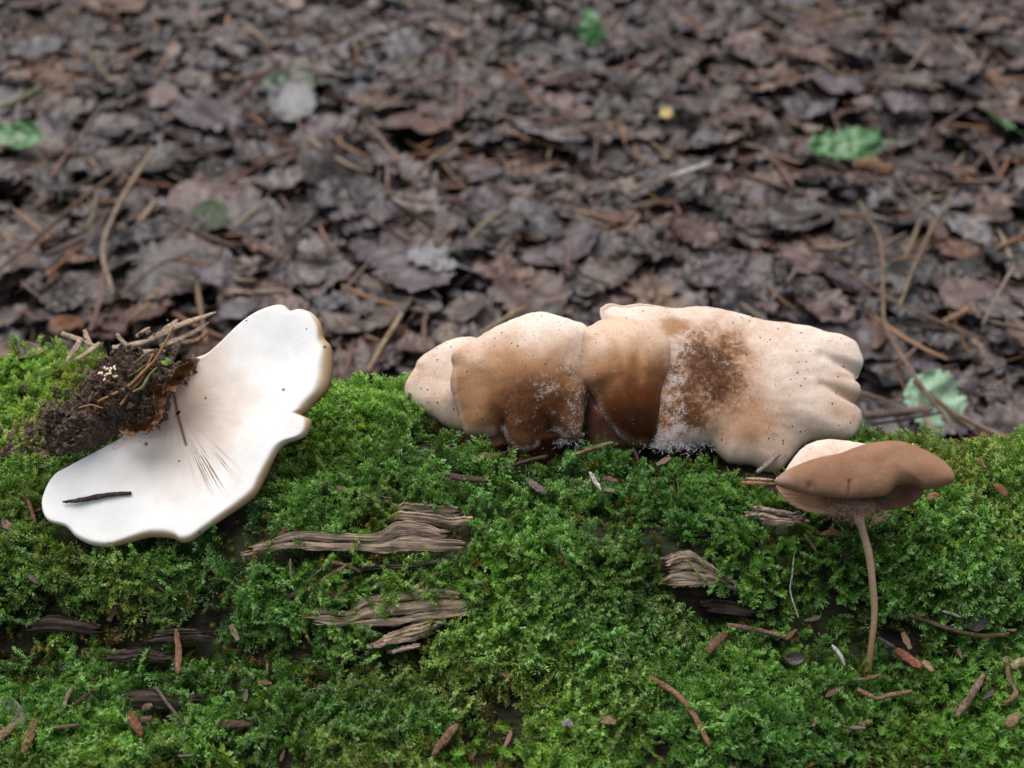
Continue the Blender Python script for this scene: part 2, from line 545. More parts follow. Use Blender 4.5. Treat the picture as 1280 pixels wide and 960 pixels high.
bundle([(302, 687), (320, 680), (345, 672), (370, 667), (400, 667), (455, 669), (475, 667), (482, 657), (510, 653), (550, 659), (575, 668)],
         [(307, 698), (325, 694), (345, 688), (375, 687), (410, 688), (440, 688), (462, 691), (480, 691), (500, 688), (525, 689), (550, 689), (580, 688)], 2,
         seed=1, label='long weathered grey-brown sliver with a broken step')
bundle([(488, 642), (500, 632), (525, 632), (560, 635), (590, 641)], [(482, 655), (500, 652), (530, 655), (560, 661), (592, 656)], 2, seed=2, lift=-.001, thick=.002)
splinter([(420, 717), (455, 708), (480, 706), (510, 704), (540, 700), (565, 694)], [(420, 721), (455, 715), (480, 712), (510, 711), (540, 707), (568, 702)], 'splinter_dark', .003, .003, seed=3)
bundle([(375, 769), (390, 762), (410, 762), (432, 764), (446, 757), (454, 746), (480, 742), (510, 738), (545, 735), (580, 740), (600, 746)],
         [(377, 775), (395, 780), (415, 783), (440, 783), (460, 784), (490, 783), (520, 778), (550, 774), (580, 770), (603, 762)], 3,
         seed=4, lift=.0055, label='broad fibrous brown slab with split grain', rough=1.5)
bundle([(462, 808), (480, 797), (500, 787), (525, 779), (548, 776)], [(465, 812), (485, 806), (510, 803), (530, 797), (553, 785)], 3, seed=5, lift=.005, rough=1.6)
splinter([(486, 815), (505, 809), (522, 806)], [(488, 819), (506, 814), (524, 810)], seed=6, thick=.0015, lift=.005)
bundle([(820, 712), (838, 694), (860, 688), (885, 703), (905, 718), (925, 728)], [(824, 735), (850, 734), (880, 733), (900, 732), (915, 737), (930, 742)], 4,
         seed=7, lift=.0020, label='grey ledge of bare wood over a dark hollow')
splinter([(880, 757), (900, 755), (930, 760), (948, 765)], [(885, 765), (905, 770), (930, 772), (945, 771)], 'splinter_dark', .003, .003, seed=8)
bundle([(930, 640), (950, 636), (980, 643), (1010, 650)], [(935, 652), (955, 654), (985, 657), (1008, 658)], 3, 'splinter', .002, .003, seed=9, rough=1.5)
bundle([(176, 795), (200, 788), (225, 785), (262, 788)], [(178, 807), (205, 804), (230, 802), (262, 801)], 2, 'splinter_dark', .002, .0035, seed=10)
bundle([(130, 818), (150, 812), (185, 811), (215, 822)], [(134, 829), (155, 828), (185, 828), (214, 829)], 2, 'splinter_dark', .002, .003, seed=11)
splinter([(150, 868), (185, 862), (215, 872), (250, 868)], [(155, 882), (190, 884), (220, 888), (248, 884)], 'splinter_dark', .003, .003, seed=13)
splinter([(30, 780), (60, 772), (95, 776), (125, 784)], [(34, 792), (62, 790), (96, 793), (122, 794)], 'splinter_dark', .003, .003, seed=14)
KEEP_OUT.append((np.array([(845, 738), (900, 735), (950, 748), (965, 765), (940, 775), (880, 770), (850, 757)]), .42, .05))

# ------------------------------------------------------------------ mushrooms
def polar_outline(outline, center, NT, per=6):
    P = catmull(outline, per, True)
    c = np.asarray(center, float)
    th = np.linspace(-math.pi, math.pi, NT, endpoint=False)
    a = P - c; b = np.roll(P, -1, axis=0) - c
    R = np.zeros(NT)
    for k, t in enumerate(th):
        d = np.array([math.cos(t), math.sin(t)])
        den = d[0] * (b[:, 1] - a[:, 1]) - d[1] * (b[:, 0] - a[:, 0])
        num_t = a[:, 0] * (b[:, 1] - a[:, 1]) - a[:, 1] * (b[:, 0] - a[:, 0])
        num_s = a[:, 0] * d[1] - a[:, 1] * d[0]
        with np.errstate(divide='ignore', invalid='ignore'):
            tt = num_t / den; ss = num_s / den
        ok = (ss >= 0) & (ss < 1) & (tt > 0)
        R[k] = tt[ok].max() if ok.any() else 10
    return th, R

def smooth_ring(R, deg):
    n = len(R); k = max(1, int(n * deg / 360))
    w = np.hanning(2 * k + 1); w /= w.sum()
    return np.convolve(np.concatenate([R[-k:], R, R[:k]]), w, 'valid')

class Plane:
    """A tilted plane in the scene; to() drops a line of sight on it."""
    def __init__(self, point, elev, azim=0.0):
        e, a = math.radians(elev), math.radians(azim)
        self.n = np.array([math.sin(a) * math.cos(e), -math.cos(a) * math.cos(e), math.sin(e)])
        self.p = np.asarray(point, float)
    def to(self, px, py):
        px = np.asarray(px, float); py = np.asarray(py, float)
        d = FWD + RGT * ((px - 640) / FPX)[..., None] + UPV * ((480 - py) / FPX)[..., None]
        t = ((self.p - CAM) @ self.n) / (d @ self.n)
        return CAM + d * t[..., None]

def shell(name, outline, center, plane, top_h, under_h, NT=180, NS=34, mat='cap', parent=None, keep=True, depth_keep=.014, jag=0.0):
    """Closed body over an outline: upper skin top_h(s, px, py, R) and underside under_h, both in metres off the plane."""
    th, R = polar_outline(outline, center, NT)
    if jag: R = R * (1 + jag * vnoise(np.arange(NT) * .33, 1.7, 19) + jag * .7 * vnoise(np.arange(NT) * .9, 4.7, 20))
    s = np.linspace(0, 1, NS) ** 0.75
    S, TH = np.meshgrid(s, th, indexing='xy')                 # NT x NS
    Rs = smooth_ring(R, 14)
    RR = S * (Rs[:, None] + (R - Rs)[:, None] * sstep(.5, 1, S))
    PX = center[0] + RR * np.cos(TH); PYX = center[1] + RR * np.sin(TH)
    base = plane.to(PX, PYX)
    Rm = np.repeat(R[:, None], NS, 1)
    up = base + plane.n * top_h(S, PX, PYX, Rm)[..., None]
    dn = base + plane.n * under_h(S, PX, PYX, Rm)[..., None]
    V = np.concatenate([up.reshape(-1, 3), dn.reshape(-1, 3)])
    N = NT * NS
    f = grid_faces(NT, NS, True)
    f2 = [(a + N, d + N, c + N, b + N) for a, b, c, d in f]
    rim = [(i * NS + NS - 1, ((i + 1) % NT) * NS + NS - 1, ((i + 1) % NT) * NS + NS - 1 + N, i * NS + NS - 1 + N) for i in range(NT)]
    rim = [(a, d, c, b) for a, b, c, d in rim]
    fl = [tuple(reversed(q)) for q in f]                      # so upper skin faces along +n
    f2 = [tuple(reversed(q)) for q in f2]
    o = mesh_obj(name, V, fl + f2 + rim, M[mat])
    if parent is not None: under(parent, o)
    if keep:
        KEEP_OUT.append((catmull(outline, 4, True), plane, depth_keep))
    px2 = np.concatenate([PX.ravel(), PX.ravel()]); py2 = np.concatenate([PYX.ravel(), PYX.ravel()])
    s2 = np.concatenate([S.ravel(), S.ravel()]); side = np.concatenate([np.zeros(N), np.ones(N)])
    return o, px2, py2, s2, side

def lerp(a, b, t):
    t = np.asarray(t)[..., None]
    return np.asarray(a) * (1 - t) + np.asarray(b) * t

def paint(o, col, mould, speck, grain=None):
    vattr(o, 'grain', np.zeros(len(col)) if grain is None else np.clip(grain, 0, 1))
    vattr(o, 'skin', np.clip(col, 0, 1), 'FLOAT_COLOR'); vattr(o, 'mould', mould); vattr(o, 'speck', speck)

CREAM = np.array([.53, .385, .295]); PALE = np.array([.66, .565, .495]); TAN = np.array([.36, .20, .11])
RUST = np.array([.080, .0225, .0050]); UMBER = np.array([.030, .0085, .0025]); WHITE = np.array([.84, .832, .815])

def dome(H, p=2.2, q=0.55):
    return lambda S: H * np.clip(1 - S ** p, 0, 1) ** q

def lump(px, py, seed, a=.0009, sc=.035):
    return a * fbm(px * sc, py * sc, seed, 3)

MUSH = 'mushrooms fused in a row on the mossy log'

def stub(parent, p0, p1, r0, r1, color, name='stem', seed=0):
    """Short stem joining a cap to the log."""
    p0 = np.asarray(p0); p1 = np.asarray(p1)
    n, k = 9, 20
    ax = p1 - p0; ax = ax / np.linalg.norm(ax)
    u = np.cross(ax, [0, 0, 1.0]); u /= np.linalg.norm(u) + 1e-9; w = np.cross(ax, u)
    V = []
    for i in range(n):
        t = i / (n - 1); c = p0 * (1 - t) + p1 * t; r = r0 * (1 - t) + r1 * t
        for j in range(k):
            a = 2 * math.pi * j / k
            rr = r * (1 + .12 * vnoise(j * .6, t * 3 + seed, 12))
            V.append(c + (u * math.cos(a) + w * math.sin(a)) * rr)
    f = []
    for i in range(n - 1):
        for j in range(k):
            a = i * k + j; b = i * k + (j + 1) % k
            f.append((a, b, b + k, a + k))
    f.append(tuple(range(k))[::-1]); f.append(tuple(range((n - 1) * k, n * k)))
    o = mesh_obj(name, V, f, M['cap'])
    under(parent, o)
    paint(o, np.tile(color, (len(V), 1)), np.full(len(V), .25), np.zeros(len(V)))
    return o

# --- the left pale cap, half hidden
A_OUT = [(505, 488), (510, 474), (519, 461), (525, 449), (542, 437), (560, 427), (581, 422), (600, 425), (612, 450), (612, 500), (600, 535),
         (569, 536), (554, 531), (542, 522), (524, 513), (511, 502)]
pA = Plane(hit(560, 535) + np.array([0, .006, .0]), 52, -12)
rootA = empty('oyster_mushroom', pA.p, 'small cream mushroom cap at the end of the cluster, towards the white upturned mushroom', 'mushroom', MUSH)
o, px, py, s, side = shell('cap', A_OUT, (560, 484), pA, lambda S, x, y, R: dome(.0075)(S) + lump(x, y, 1) + .0007 * np.sin((x * .5 + y) * .09),
                           lambda S, x, y, R: -.002 - .003 * (1 - S ** 2), jag=.006, parent=rootA)
n_ = fbm(px * .03, py * .03, 71)
col = lerp(PALE, CREAM, np.clip(.45 + .6 * n_ + .3 * sstep(430, 520, py), 0, 1))
paint(o, col, .12 * np.ones(len(px)), np.ones(len(px)))
stub(rootA, pA.to(585., 500.) - pA.n * .003, hit(592, 545, -.002), .008, .009, TAN * .7)

# --- the big lobed cap
D_OUT = [(752, 388), (756, 379), (765, 376), (780, 379), (792, 378), (807, 377), (822, 379), (849, 383), (875, 383), (905, 388), (931, 394), (957, 401),
         (987, 404), (1017, 409), (1032, 415), (1055, 420), (1070, 429), (1078, 446), (1077, 466), (1069, 474), (1056, 466), (1066, 474), (1075, 484), (1074, 497),
         (1066, 504), (1036, 493), (1064, 504), (1075, 513), (1077, 524), (1072, 540), (1059, 549), (1040, 549), (1017, 550), (1001, 559), (986, 577),
         (972, 590), (957, 588), (939, 580), (912, 577), (899, 566), (890, 556), (875, 554), (845, 558), (822, 558), (800, 540), (775, 480), (762, 430)]
pD = Plane(hit(900, 572) + np.array([0, .004, .002]), 54, 6)
rootD = empty('oyster_mushroom', pD.p, 'large cream mushroom with a brown mouldy patch and finger-like lobes at its edge', 'mushroom', MUSH)
def d_top(S, x, y, R):
    h = dome(.011, 2.0, .5)(S) + lump(x, y, 2, .0008, .012) + lump(x, y, 22, .00012, .07)
    for seg, dep, w in (([(1078, 470), (1052, 462), (1020, 452)], .0042, 6), ([(1078, 504), (1046, 497), (1018, 488)], .0040, 5),
                        ([(1000, 560), (985, 530), (975, 505)], .0012, 14), ([(890, 556), (905, 535), (935, 505)], .0012, 16),
                        ([(990, 404), (985, 420), (960, 440)], .0004, 10)):
        dd = seg_dist(x, y, seg)
        fade = 1 - sstep(.0, 1.0, np.hypot(x - seg[0][0], y - seg[0][1]) / (np.hypot(seg[-1][0] - seg[0][0], seg[-1][1] - seg[0][1]) * 1.05))
        h = h - dep * np.exp(-(dd / w) ** 2) * (0.25 + .75 * fade)
    h = h - .0055 * sstep(885, 805, x)
    ang = np.arctan2(y - 500, x - 840)
    return h + .00007 * np.sin(ang * 52 + 5 * fbm(x * .02, y * .02, 8)) * sstep(60, 180, np.hypot(x - 840, y - 500))
o, px, py, s, side = shell('cap', D_OUT, (905, 480), pD, d_top, lambda S, x, y, R: -.0025 - .005 * (1 - S ** 2), NT=320, NS=60, jag=.006, parent=rootD, depth_keep=.016)
capD = o
n_ = fbm(px * .022, py * .022, 72); n2_ = fbm(px * .06, py * .06, 73)
col = lerp(PALE, CREAM, np.clip(.40 + .8 * n_ + .35 * sstep(440, 560, py), 0, 1))
dk = np.minimum(np.hypot((px - 878) / 54, (py - 478) / 62), np.hypot((px - 852) / 46, (py - 520) / 44) + .12) + .34 * n2_
dk2 = np.hypot((px - 930) / 44, (py - 535) / 36) + .35 * n2_
col = lerp(col, np.array([.34, .170, .075]), .9 * (1 - sstep(.6, 1.75, dk)))
col = lerp(col, np.array([.31, .150, .062]), .65 * (1 - sstep(.3, 1.25, dk2)))
gr = fbm(px * .25, py * .25, 173, 3)
col = lerp(col, np.array([.074, .027, .0105]), np.clip(.95 * (1 - sstep(.25, 1.15, dk + .16 * gr)), 0, 1))
col = lerp(col, np.array([.28, .14, .06]), .8 * (1 - sstep(.4, 1.1, np.hypot((px - 838) / 22, (py - 412) / 16) + .4 * n2_)))
edge = np.clip(1.25 - np.abs(dk - 1.05) * 2.2, 0, 1)
mould = .30 * edge + .42 * (1 - sstep(6, 36, seg_dist(px, py, [(842, 440), (834, 480), (828, 530), (835, 560)]))) + .95 * (1 - sstep(4, 26, np.abs(py - 553) + .25 * np.abs(px - 850)))
mould = mould + .30 * (1 - sstep(.5, 1.2, dk))
paint(o, col, np.clip(mould, 0, 1.2), np.where(side < .5, 1.0, 0), .9 * (1 - sstep(.5, 1.3, dk)))
stub(rootD, pD.to(860., 500.) - pD.n * .003, hit(850, 560, -.004), .014, .016, UMBER * 1.3)

# --- the brown two-lobed cap
B_OUT = [(564, 447), (569, 440), (584, 431), (599, 421), (622, 407), (646, 397), (664, 391), (682, 390), (700, 395), (718, 401), (735, 408),
         (738, 430), (738, 460), (736, 485), (731, 508), (729, 530), (724, 548), (706, 550), (690, 543), (680, 556), (664, 565), (646, 565), (635, 556),
         (627, 541), (618, 546), (605, 547), (584, 544), (576, 532), (572, 517), (566, 494), (563, 476), (566, 461)]
pB = Plane(hit(650, 562) + np.array([0, .003, .001]), 50, -6)
rootB = empty('oyster_mushroom', pB.p, 'brown two-lobed mushroom cap with a white mouldy bloom, beside the rust-coloured drooping cap', 'mushroom', MUSH)
def b_top(S, x, y, R):
    h = dome(.0105, 2.1, .5)(S) + lump(x, y, 3, .0010, .018) + lump(x, y, 33, .0002, .09)
    dd = seg_dist(x, y, [(627, 545), (619, 515), (622, 480)])
    h = h - .0016 * np.exp(-(dd / 7) ** 2) * sstep(490, 540, y)
    dd = seg_dist(x, y, [(690, 545), (700, 520), (706, 495)])
    h = h - .0016 * np.exp(-(dd / 12) ** 2) * sstep(490, 545, y)
    h = h + .0012 * np.exp(-(((x - 655) / 30) ** 2 + ((y - 525) / 40) ** 2))
    return h
o, px, py, s, side = shell('cap', B_OUT, (652, 478), pB, b_top, lambda S, x, y, R: -.0025 - .004 * (1 - S ** 2), NT=260, NS=50, jag=.006, parent=rootB)
capB = o
n_ = fbm(px * .03, py * .03, 74); n2_ = fbm(px * .07, py * .07, 75)
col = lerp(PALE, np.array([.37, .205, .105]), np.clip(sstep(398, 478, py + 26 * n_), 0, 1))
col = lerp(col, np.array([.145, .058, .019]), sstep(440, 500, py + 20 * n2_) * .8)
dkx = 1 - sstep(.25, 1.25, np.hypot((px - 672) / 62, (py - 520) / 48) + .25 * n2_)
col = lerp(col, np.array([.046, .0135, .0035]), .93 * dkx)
col = lerp(col, np.array([.31, .17, .09]), .75 * (1 - sstep(.4, 1.1, np.hypot((px - 592) / 26, (py - 505) / 45))))
rimm = 1 - sstep(3, 11, seg_dist(px, py, [(566, 461), (566, 494), (576, 532), (584, 543), (605, 545), (617, 544)]))
col = lerp(col, PALE, .25 * rimm)
mould = .5 * np.exp(-(((px - 690) / 30) ** 2 + ((py - 470) / 34) ** 2)) + .55 * (1 - sstep(3, 20, seg_dist(px, py, [(700, 545), (722, 540), (728, 500), (718, 455)])))
mould = mould + .75 * (1 - sstep(2, 9, seg_dist(px, py, [(629, 540), (637, 557), (650, 565), (668, 563), (682, 553), (690, 543)]))) + .30 * dkx
paint(o, col, np.clip(mould, 0, 1.1), np.where(side < .5, 1.0, 0), .55 * dkx)
stub(rootB, pB.to(668., 520.) - pB.n * .003, hit(664, 572, -.004), .013, .012, UMBER * 1.5)
stub(rootB, pB.to(612., 530.) - pB.n * .003, hit(612, 560, -.004), .008, .007, np.array([.22, .10, .06]), seed=3)

# --- the rust-coloured drooping cap in front
C_OUT = [(720, 428), (724, 414), (738, 407), (753, 400), (777, 398), (801, 401), (821, 410), (836, 425), (840, 443), (838, 461), (831, 479), (827, 500),
         (825, 526), (822, 544), (813, 555), (801, 560), (786, 556), (771, 545), (757, 532), (748, 517), (743, 500), (735, 489), (724, 483), (719, 473), (718, 449)]
pC = Plane(hit(795, 556) + np.array([0, -.0032, .0048]), 47, 2)
rootC = empty('oyster_mushroom', pC.p, 'narrow rust-brown mushroom cap drooping at the middle of the cluster', 'mushroom', MUSH)
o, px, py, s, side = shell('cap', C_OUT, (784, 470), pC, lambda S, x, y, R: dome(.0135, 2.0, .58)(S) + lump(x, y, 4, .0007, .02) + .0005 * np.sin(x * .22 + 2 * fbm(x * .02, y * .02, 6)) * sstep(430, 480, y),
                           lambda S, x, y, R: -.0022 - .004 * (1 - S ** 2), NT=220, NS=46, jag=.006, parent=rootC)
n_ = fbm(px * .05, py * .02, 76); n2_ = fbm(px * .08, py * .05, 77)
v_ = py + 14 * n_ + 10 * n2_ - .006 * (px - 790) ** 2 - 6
col = lerp(np.array([.56, .41, .31]), np.array([.31, .155, .070]), sstep(408, 462, v_))  # lit pale top and shaded dark base painted over its own browns
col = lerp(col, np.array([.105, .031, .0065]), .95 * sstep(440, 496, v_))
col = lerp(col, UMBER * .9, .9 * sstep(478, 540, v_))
col = lerp(col, np.array([.30, .185, .12]), .7 * (1 - sstep(5, 20, seg_dist(px, py, [(719, 430), (719, 470), (730, 484)]))))
col = lerp(col, np.array([.15, .085, .05]), .65 * (1 - sstep(3, 9, seg_dist(px, py, [(745, 503), (750, 518), (760, 534), (774, 546), (790, 556), (806, 557)]))))
mould = .45 * (1 - sstep(2, 10, seg_dist(px, py, [(743, 500), (748, 517), (757, 532), (771, 545), (790, 556)]))) + .9 * (1 - sstep(1, 9, seg_dist(px, py, [(838, 465), (829, 490), (825, 526), (822, 545)]))) + .16 * sstep(440, 500, py)
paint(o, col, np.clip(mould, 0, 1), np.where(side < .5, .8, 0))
stub(rootC, pC.to(775., 500.) - pC.n * .003, hit(765, 562, -.004), .011, .012, np.array([.10, .04, .03]), seed=5)

# --- small pale cap behind the brown one
E_OUT = [(970, 602), (980, 590), (992, 572), (1004, 559), (1018, 552), (1032, 549), (1051, 550), (1070, 553), (1090, 556), (1112, 568), (1112, 600), (1060, 612), (1010, 612)]
pF0 = CAM + ray(1068, 640) * ((-.046 - CAM[1]) / ray(1068, 640)[1])
pE = Plane(pF0 + np.array([-.008, .016, .004]), 60, 0)
rootE = empty('oyster_mushroom', pE.p, 'small pale cap tucked between the big cluster and the brown stalked mushroom', 'mushroom', MUSH)
o, px, py, s, side = shell('cap', E_OUT, (1042, 582), pE, lambda S, x, y, R: dome(.005, 2.2, .6)(S) + lump(x, y, 5), lambda S, x, y, R: -.002 - .002 * (1 - S ** 2), jag=.006, parent=rootE)
n_ = fbm(px * .04, py * .04, 78)
paint(o, lerp(PALE, CREAM, np.clip(.35 + .7 * n_, 0, 1)), .1 * np.ones(len(px)), np.ones(len(px)))
stub(rootE, pE.to(1050., 595.) - pE.n * .002, hit(1052, 628, -.004), .006, .007, TAN)

# --- the brown stalked mushroom
F_OUT = [(971, 601), (974, 594), (983, 588), (997, 581), (1021, 573), (1047, 568), (1065, 561), (1084, 555), (1107, 552), (1126, 553), (1143, 558), (1164, 567), (1180, 577),
         (1191, 590), (1193, 601), (1182, 606), (1165, 610), (1155, 610), (1146, 606), (1135, 604), (1124, 605), (1117, 610), (1111, 616), (1103, 619), (1084, 621), (1061, 622),
         (1037, 620), (1014, 617), (990, 611), (974, 606)]
pF = Plane(pF0 + np.array([0, -.001, .006]), 58, 0)
rootF = empty('stalked_mushroom', hit(1083, 850, 0), 'brown wavy cap on a thin curved stalk, standing in front of the log', 'mushroom')
def f_top(S, x, y, R):
    h = dome(.0052, 2.6, .5)(S) + lump(x, y, 6, .0005, .025)
    h = h - .0012 * np.exp(-(seg_dist(x, y, [(1060, 624), (1059, 612), (1058, 606)]) / 1.8) ** 2)
    h = h - .0014 * np.exp(-(seg_dist(x, y, [(1012, 618), (1010, 610)]) / 3) ** 2)
    h = h + .0007 * np.exp(-(seg_dist(x, y, [(1112, 608), (1108, 590)]) / 10) ** 2)
    return h
o, px, py, s, side = shell('cap', F_OUT, (1104, 577), pF, f_top, lambda S, x, y, R: -.0016 - .002 * (1 - S ** 2), NT=240, NS=40, parent=rootF)
n_ = fbm(px * .03, py * .05, 79)
col = lerp(np.array([.275, .158, .100]), np.array([.225, .115, .066]), np.clip(.5 + .9 * n_, 0, 1))
col = lerp(col, np.array([.36, .27, .235]), .7 * (1 - sstep(2, 26, np.hypot(px - 968, py - 600))))
col = lerp(col, np.array([.34, .20, .125]), .5 * (1 - sstep(2, 8, seg_dist(px, py, [(985, 608), (1014, 615), (1060, 620), (1107, 616)]))))
paint(o, col, .13 * np.ones(len(px)), np.where(side < .5, .55, 0))
G_OUT = [(972, 606), (975, 614), (982, 623), (992, 631), (1006, 637), (1022, 641), (1045, 642), (1075, 642), (1105, 638), (1130, 634), (1147, 626), (1156, 612), (1140, 600), (1090, 596), (1030, 598), (990, 602)]
pG = Plane(pF0 + np.array([0, .004, .001]), 50, 0)
o, px, py, s, side = shell('gills', G_OUT, (1072, 616), pG, lambda S, x, y, R: -.001 - .004 * (1 - S ** 2) + .00010 * np.sin(np.arctan2(y - 622, (x - 1068) * .6) * 60),
                           lambda S, x, y, R: -.0022 - .005 * (1 - S ** 2), NT=360, NS=24, parent=rootF)
capF = o
n_ = fbm(px * .05, py * .05, 80)
col = lerp(np.array([.31, .19, .115]), np.array([.12, .065, .042]), np.clip(.2 + .6 * n_ + .7 * sstep(1010, 1060, px), 0, 1))
col = lerp(col, np.array([.42, .29, .19]), .6 * (1 - sstep(2, 6, seg_dist(px, py, [(974, 612), (982, 622), (1006, 636), (1030, 640)]))))
paint(o, col, .15 * np.ones(len(px)), np.where(side < .5, .6, 0))

def tube(name, pts, radii, mat, k=10, seed=0, wob=.12, flat=1.0):
    P = catmull(pts, 6); n = len(P)
    rad = np.interp(np.linspace(0, 1, n), np.linspace(0, 1, len(radii)), radii)
    V = []
    for i in range(n):
        tdir = P[min(i + 1, n - 1)] - P[max(i - 1, 0)]; tdir /= np.linalg.norm(tdir) + 1e-12
        ref = np.array([0, -.6, .8])
        u = np.cross(tdir, ref); u /= np.linalg.norm(u) + 1e-9; w = np.cross(u, tdir)
        for j in range(k):
            a = 2 * math.pi * j / k
            r = rad[i] * (1 + wob * vnoise(i * .7 + seed * 3.7, j * .9 + seed, 15))
            V.append(P[i] + u * math.cos(a) * r + w * math.sin(a) * r * flat)
    f = []
    for i in range(n - 1):
        for j in range(k):
            a = i * k + j; b = i * k + (j + 1) % k
            f.append((a, b, b + k, a + k))
    f.append(tuple(range(k))[::-1]); f.append(tuple(range((n - 1) * k, n * k)))
    return mesh_obj(name, V, f, mat)

# stalk, leaning back from its foot on the lower ledge up to the cap
foot = hit(1083, 850, .002); head = pF0 + np.array([0, .002, .004])
sp = []
for t, pxx, pyy in ((0, 1083, 852), (.2, 1089, 808), (.45, 1093, 762), (.7, 1088, 705), (.88, 1079, 665), (1.0, 1069, 636)):
    yy = foot[1] * (1 - t) + head[1] * t
    d = ray(pxx, pyy); sp.append(CAM + d * ((yy - CAM[1]) / d[1]))
o = tube('stem', sp, [.0013, .0010, .0011, .0012, .00125, .0020], M['cap'], 14, 3, .10)
under(rootF, o)
nv = len(o.data.vertices)
tt = np.repeat(np.linspace(0, 1, nv // 14), 14)
paint(o, lerp(np.array([.22, .13, .055]), np.array([.42, .30, .205]), sstep(0, .7, tt)), .25 * np.ones(nv), np.zeros(nv))

def fuzz(name, parent, px0, py0, spread, count, plane, length, mat, lift=.0, seed=1):
    """Fine mould threads, too many to count, standing off a surface."""
    r = np.random.default_rng(seed)
    V = []; f = []
    for i in range(count):
        x = px0 + r.normal() * spread[0]; y = py0 + r.normal() * spread[1]
        p = plane.to(x, y) + plane.n * lift
        d = plane.n * .8 + r.normal(size=3) * .6; d /= np.linalg.norm(d)
        L = length * (.5 + r.random()); w = np.cross(d, FWD); w = w / (np.linalg.norm(w) + 1e-9) * .00005
        bend = r.normal(size=3) * L * .3
        a = len(V)
        V += [p - w, p + w, p + d * L * .5 + bend * .5 + w, p + d * L * .5 + bend * .5 - w, p + d * L + bend]
        f += [(a, a + 1, a + 2, a + 3), (a + 3, a + 2, a + 4)]
    o = mesh_obj(name, V, f, mat); subpart(parent, o); o['kind'] = 'stuff'
    return o
M['fuzz'] = make_plain_mat('mould_thread', (.50, .47, .48), .8, .15)
M['fuzz_brown'] = make_plain_mat('brown_thread', (.16, .10, .075), .8, .2)
fuzz('mould_fuzz', capF, 1068, 636, (16, 6), 700, pF, .0026, M['fuzz_brown'], -.002, 2)
fuzz('mould_fuzz', capD, 848, 554, (20, 6), 900, pD, .0016, M['fuzz'], .001, 3)
fuzz('mould_fuzz', capB, 702, 547, (13, 5), 500, pB, .0015, M['fuzz'], .0005, 4)

# --- the white upturned mushroom, gill side up
W_OUT = [(240, 450), (259, 441), (274, 428), (300, 403), (322, 388), (345, 380), (356, 381), (363, 387), (375, 385), (390, 390), (401, 403), (405, 420), (414, 432),
         (415, 461), (409, 484), (393, 502), (384, 512), (377, 517), (383, 521), (389, 525), (387, 536), (379, 546), (360, 553), (349, 562), (339, 581), (330, 600), (319, 619), (300, 634),
         (277, 649), (255, 664), (240, 675), (227, 678), (216, 673), (188, 671), (161, 677), (135, 683), (112, 680), (94, 671), (81, 658), (60, 651), (52, 636), (53, 619),
         (64, 597), (83, 584), (112, 578), (135, 573), (148, 555), (158, 541), (173, 545), (191, 537), (202, 521), (202, 500), (210, 484), (225, 469)]
WC = (222, 515)
pW = Plane(hit(140, 684) + np.array([0, 0, .010]), 50, 8)
rootW = empty('upturned_mushroom', pW.p, 'big white mushroom lying gills up on the moss with soil on its base', 'mushroom')
def band(th):
    """Width in photo pixels of the tan rolled margin at each angle (0 = right, clockwise)."""
    d = np.degrees(th)
    return 4 + 20 * np.exp(-((d + 13) / 15) ** 2) + 7 * np.exp(-((d - 45) / 40) ** 2) + 7 * np.exp(-((d - 105) / 22) ** 2) + 3 * np.exp(-((d + 45) / 20) ** 2)
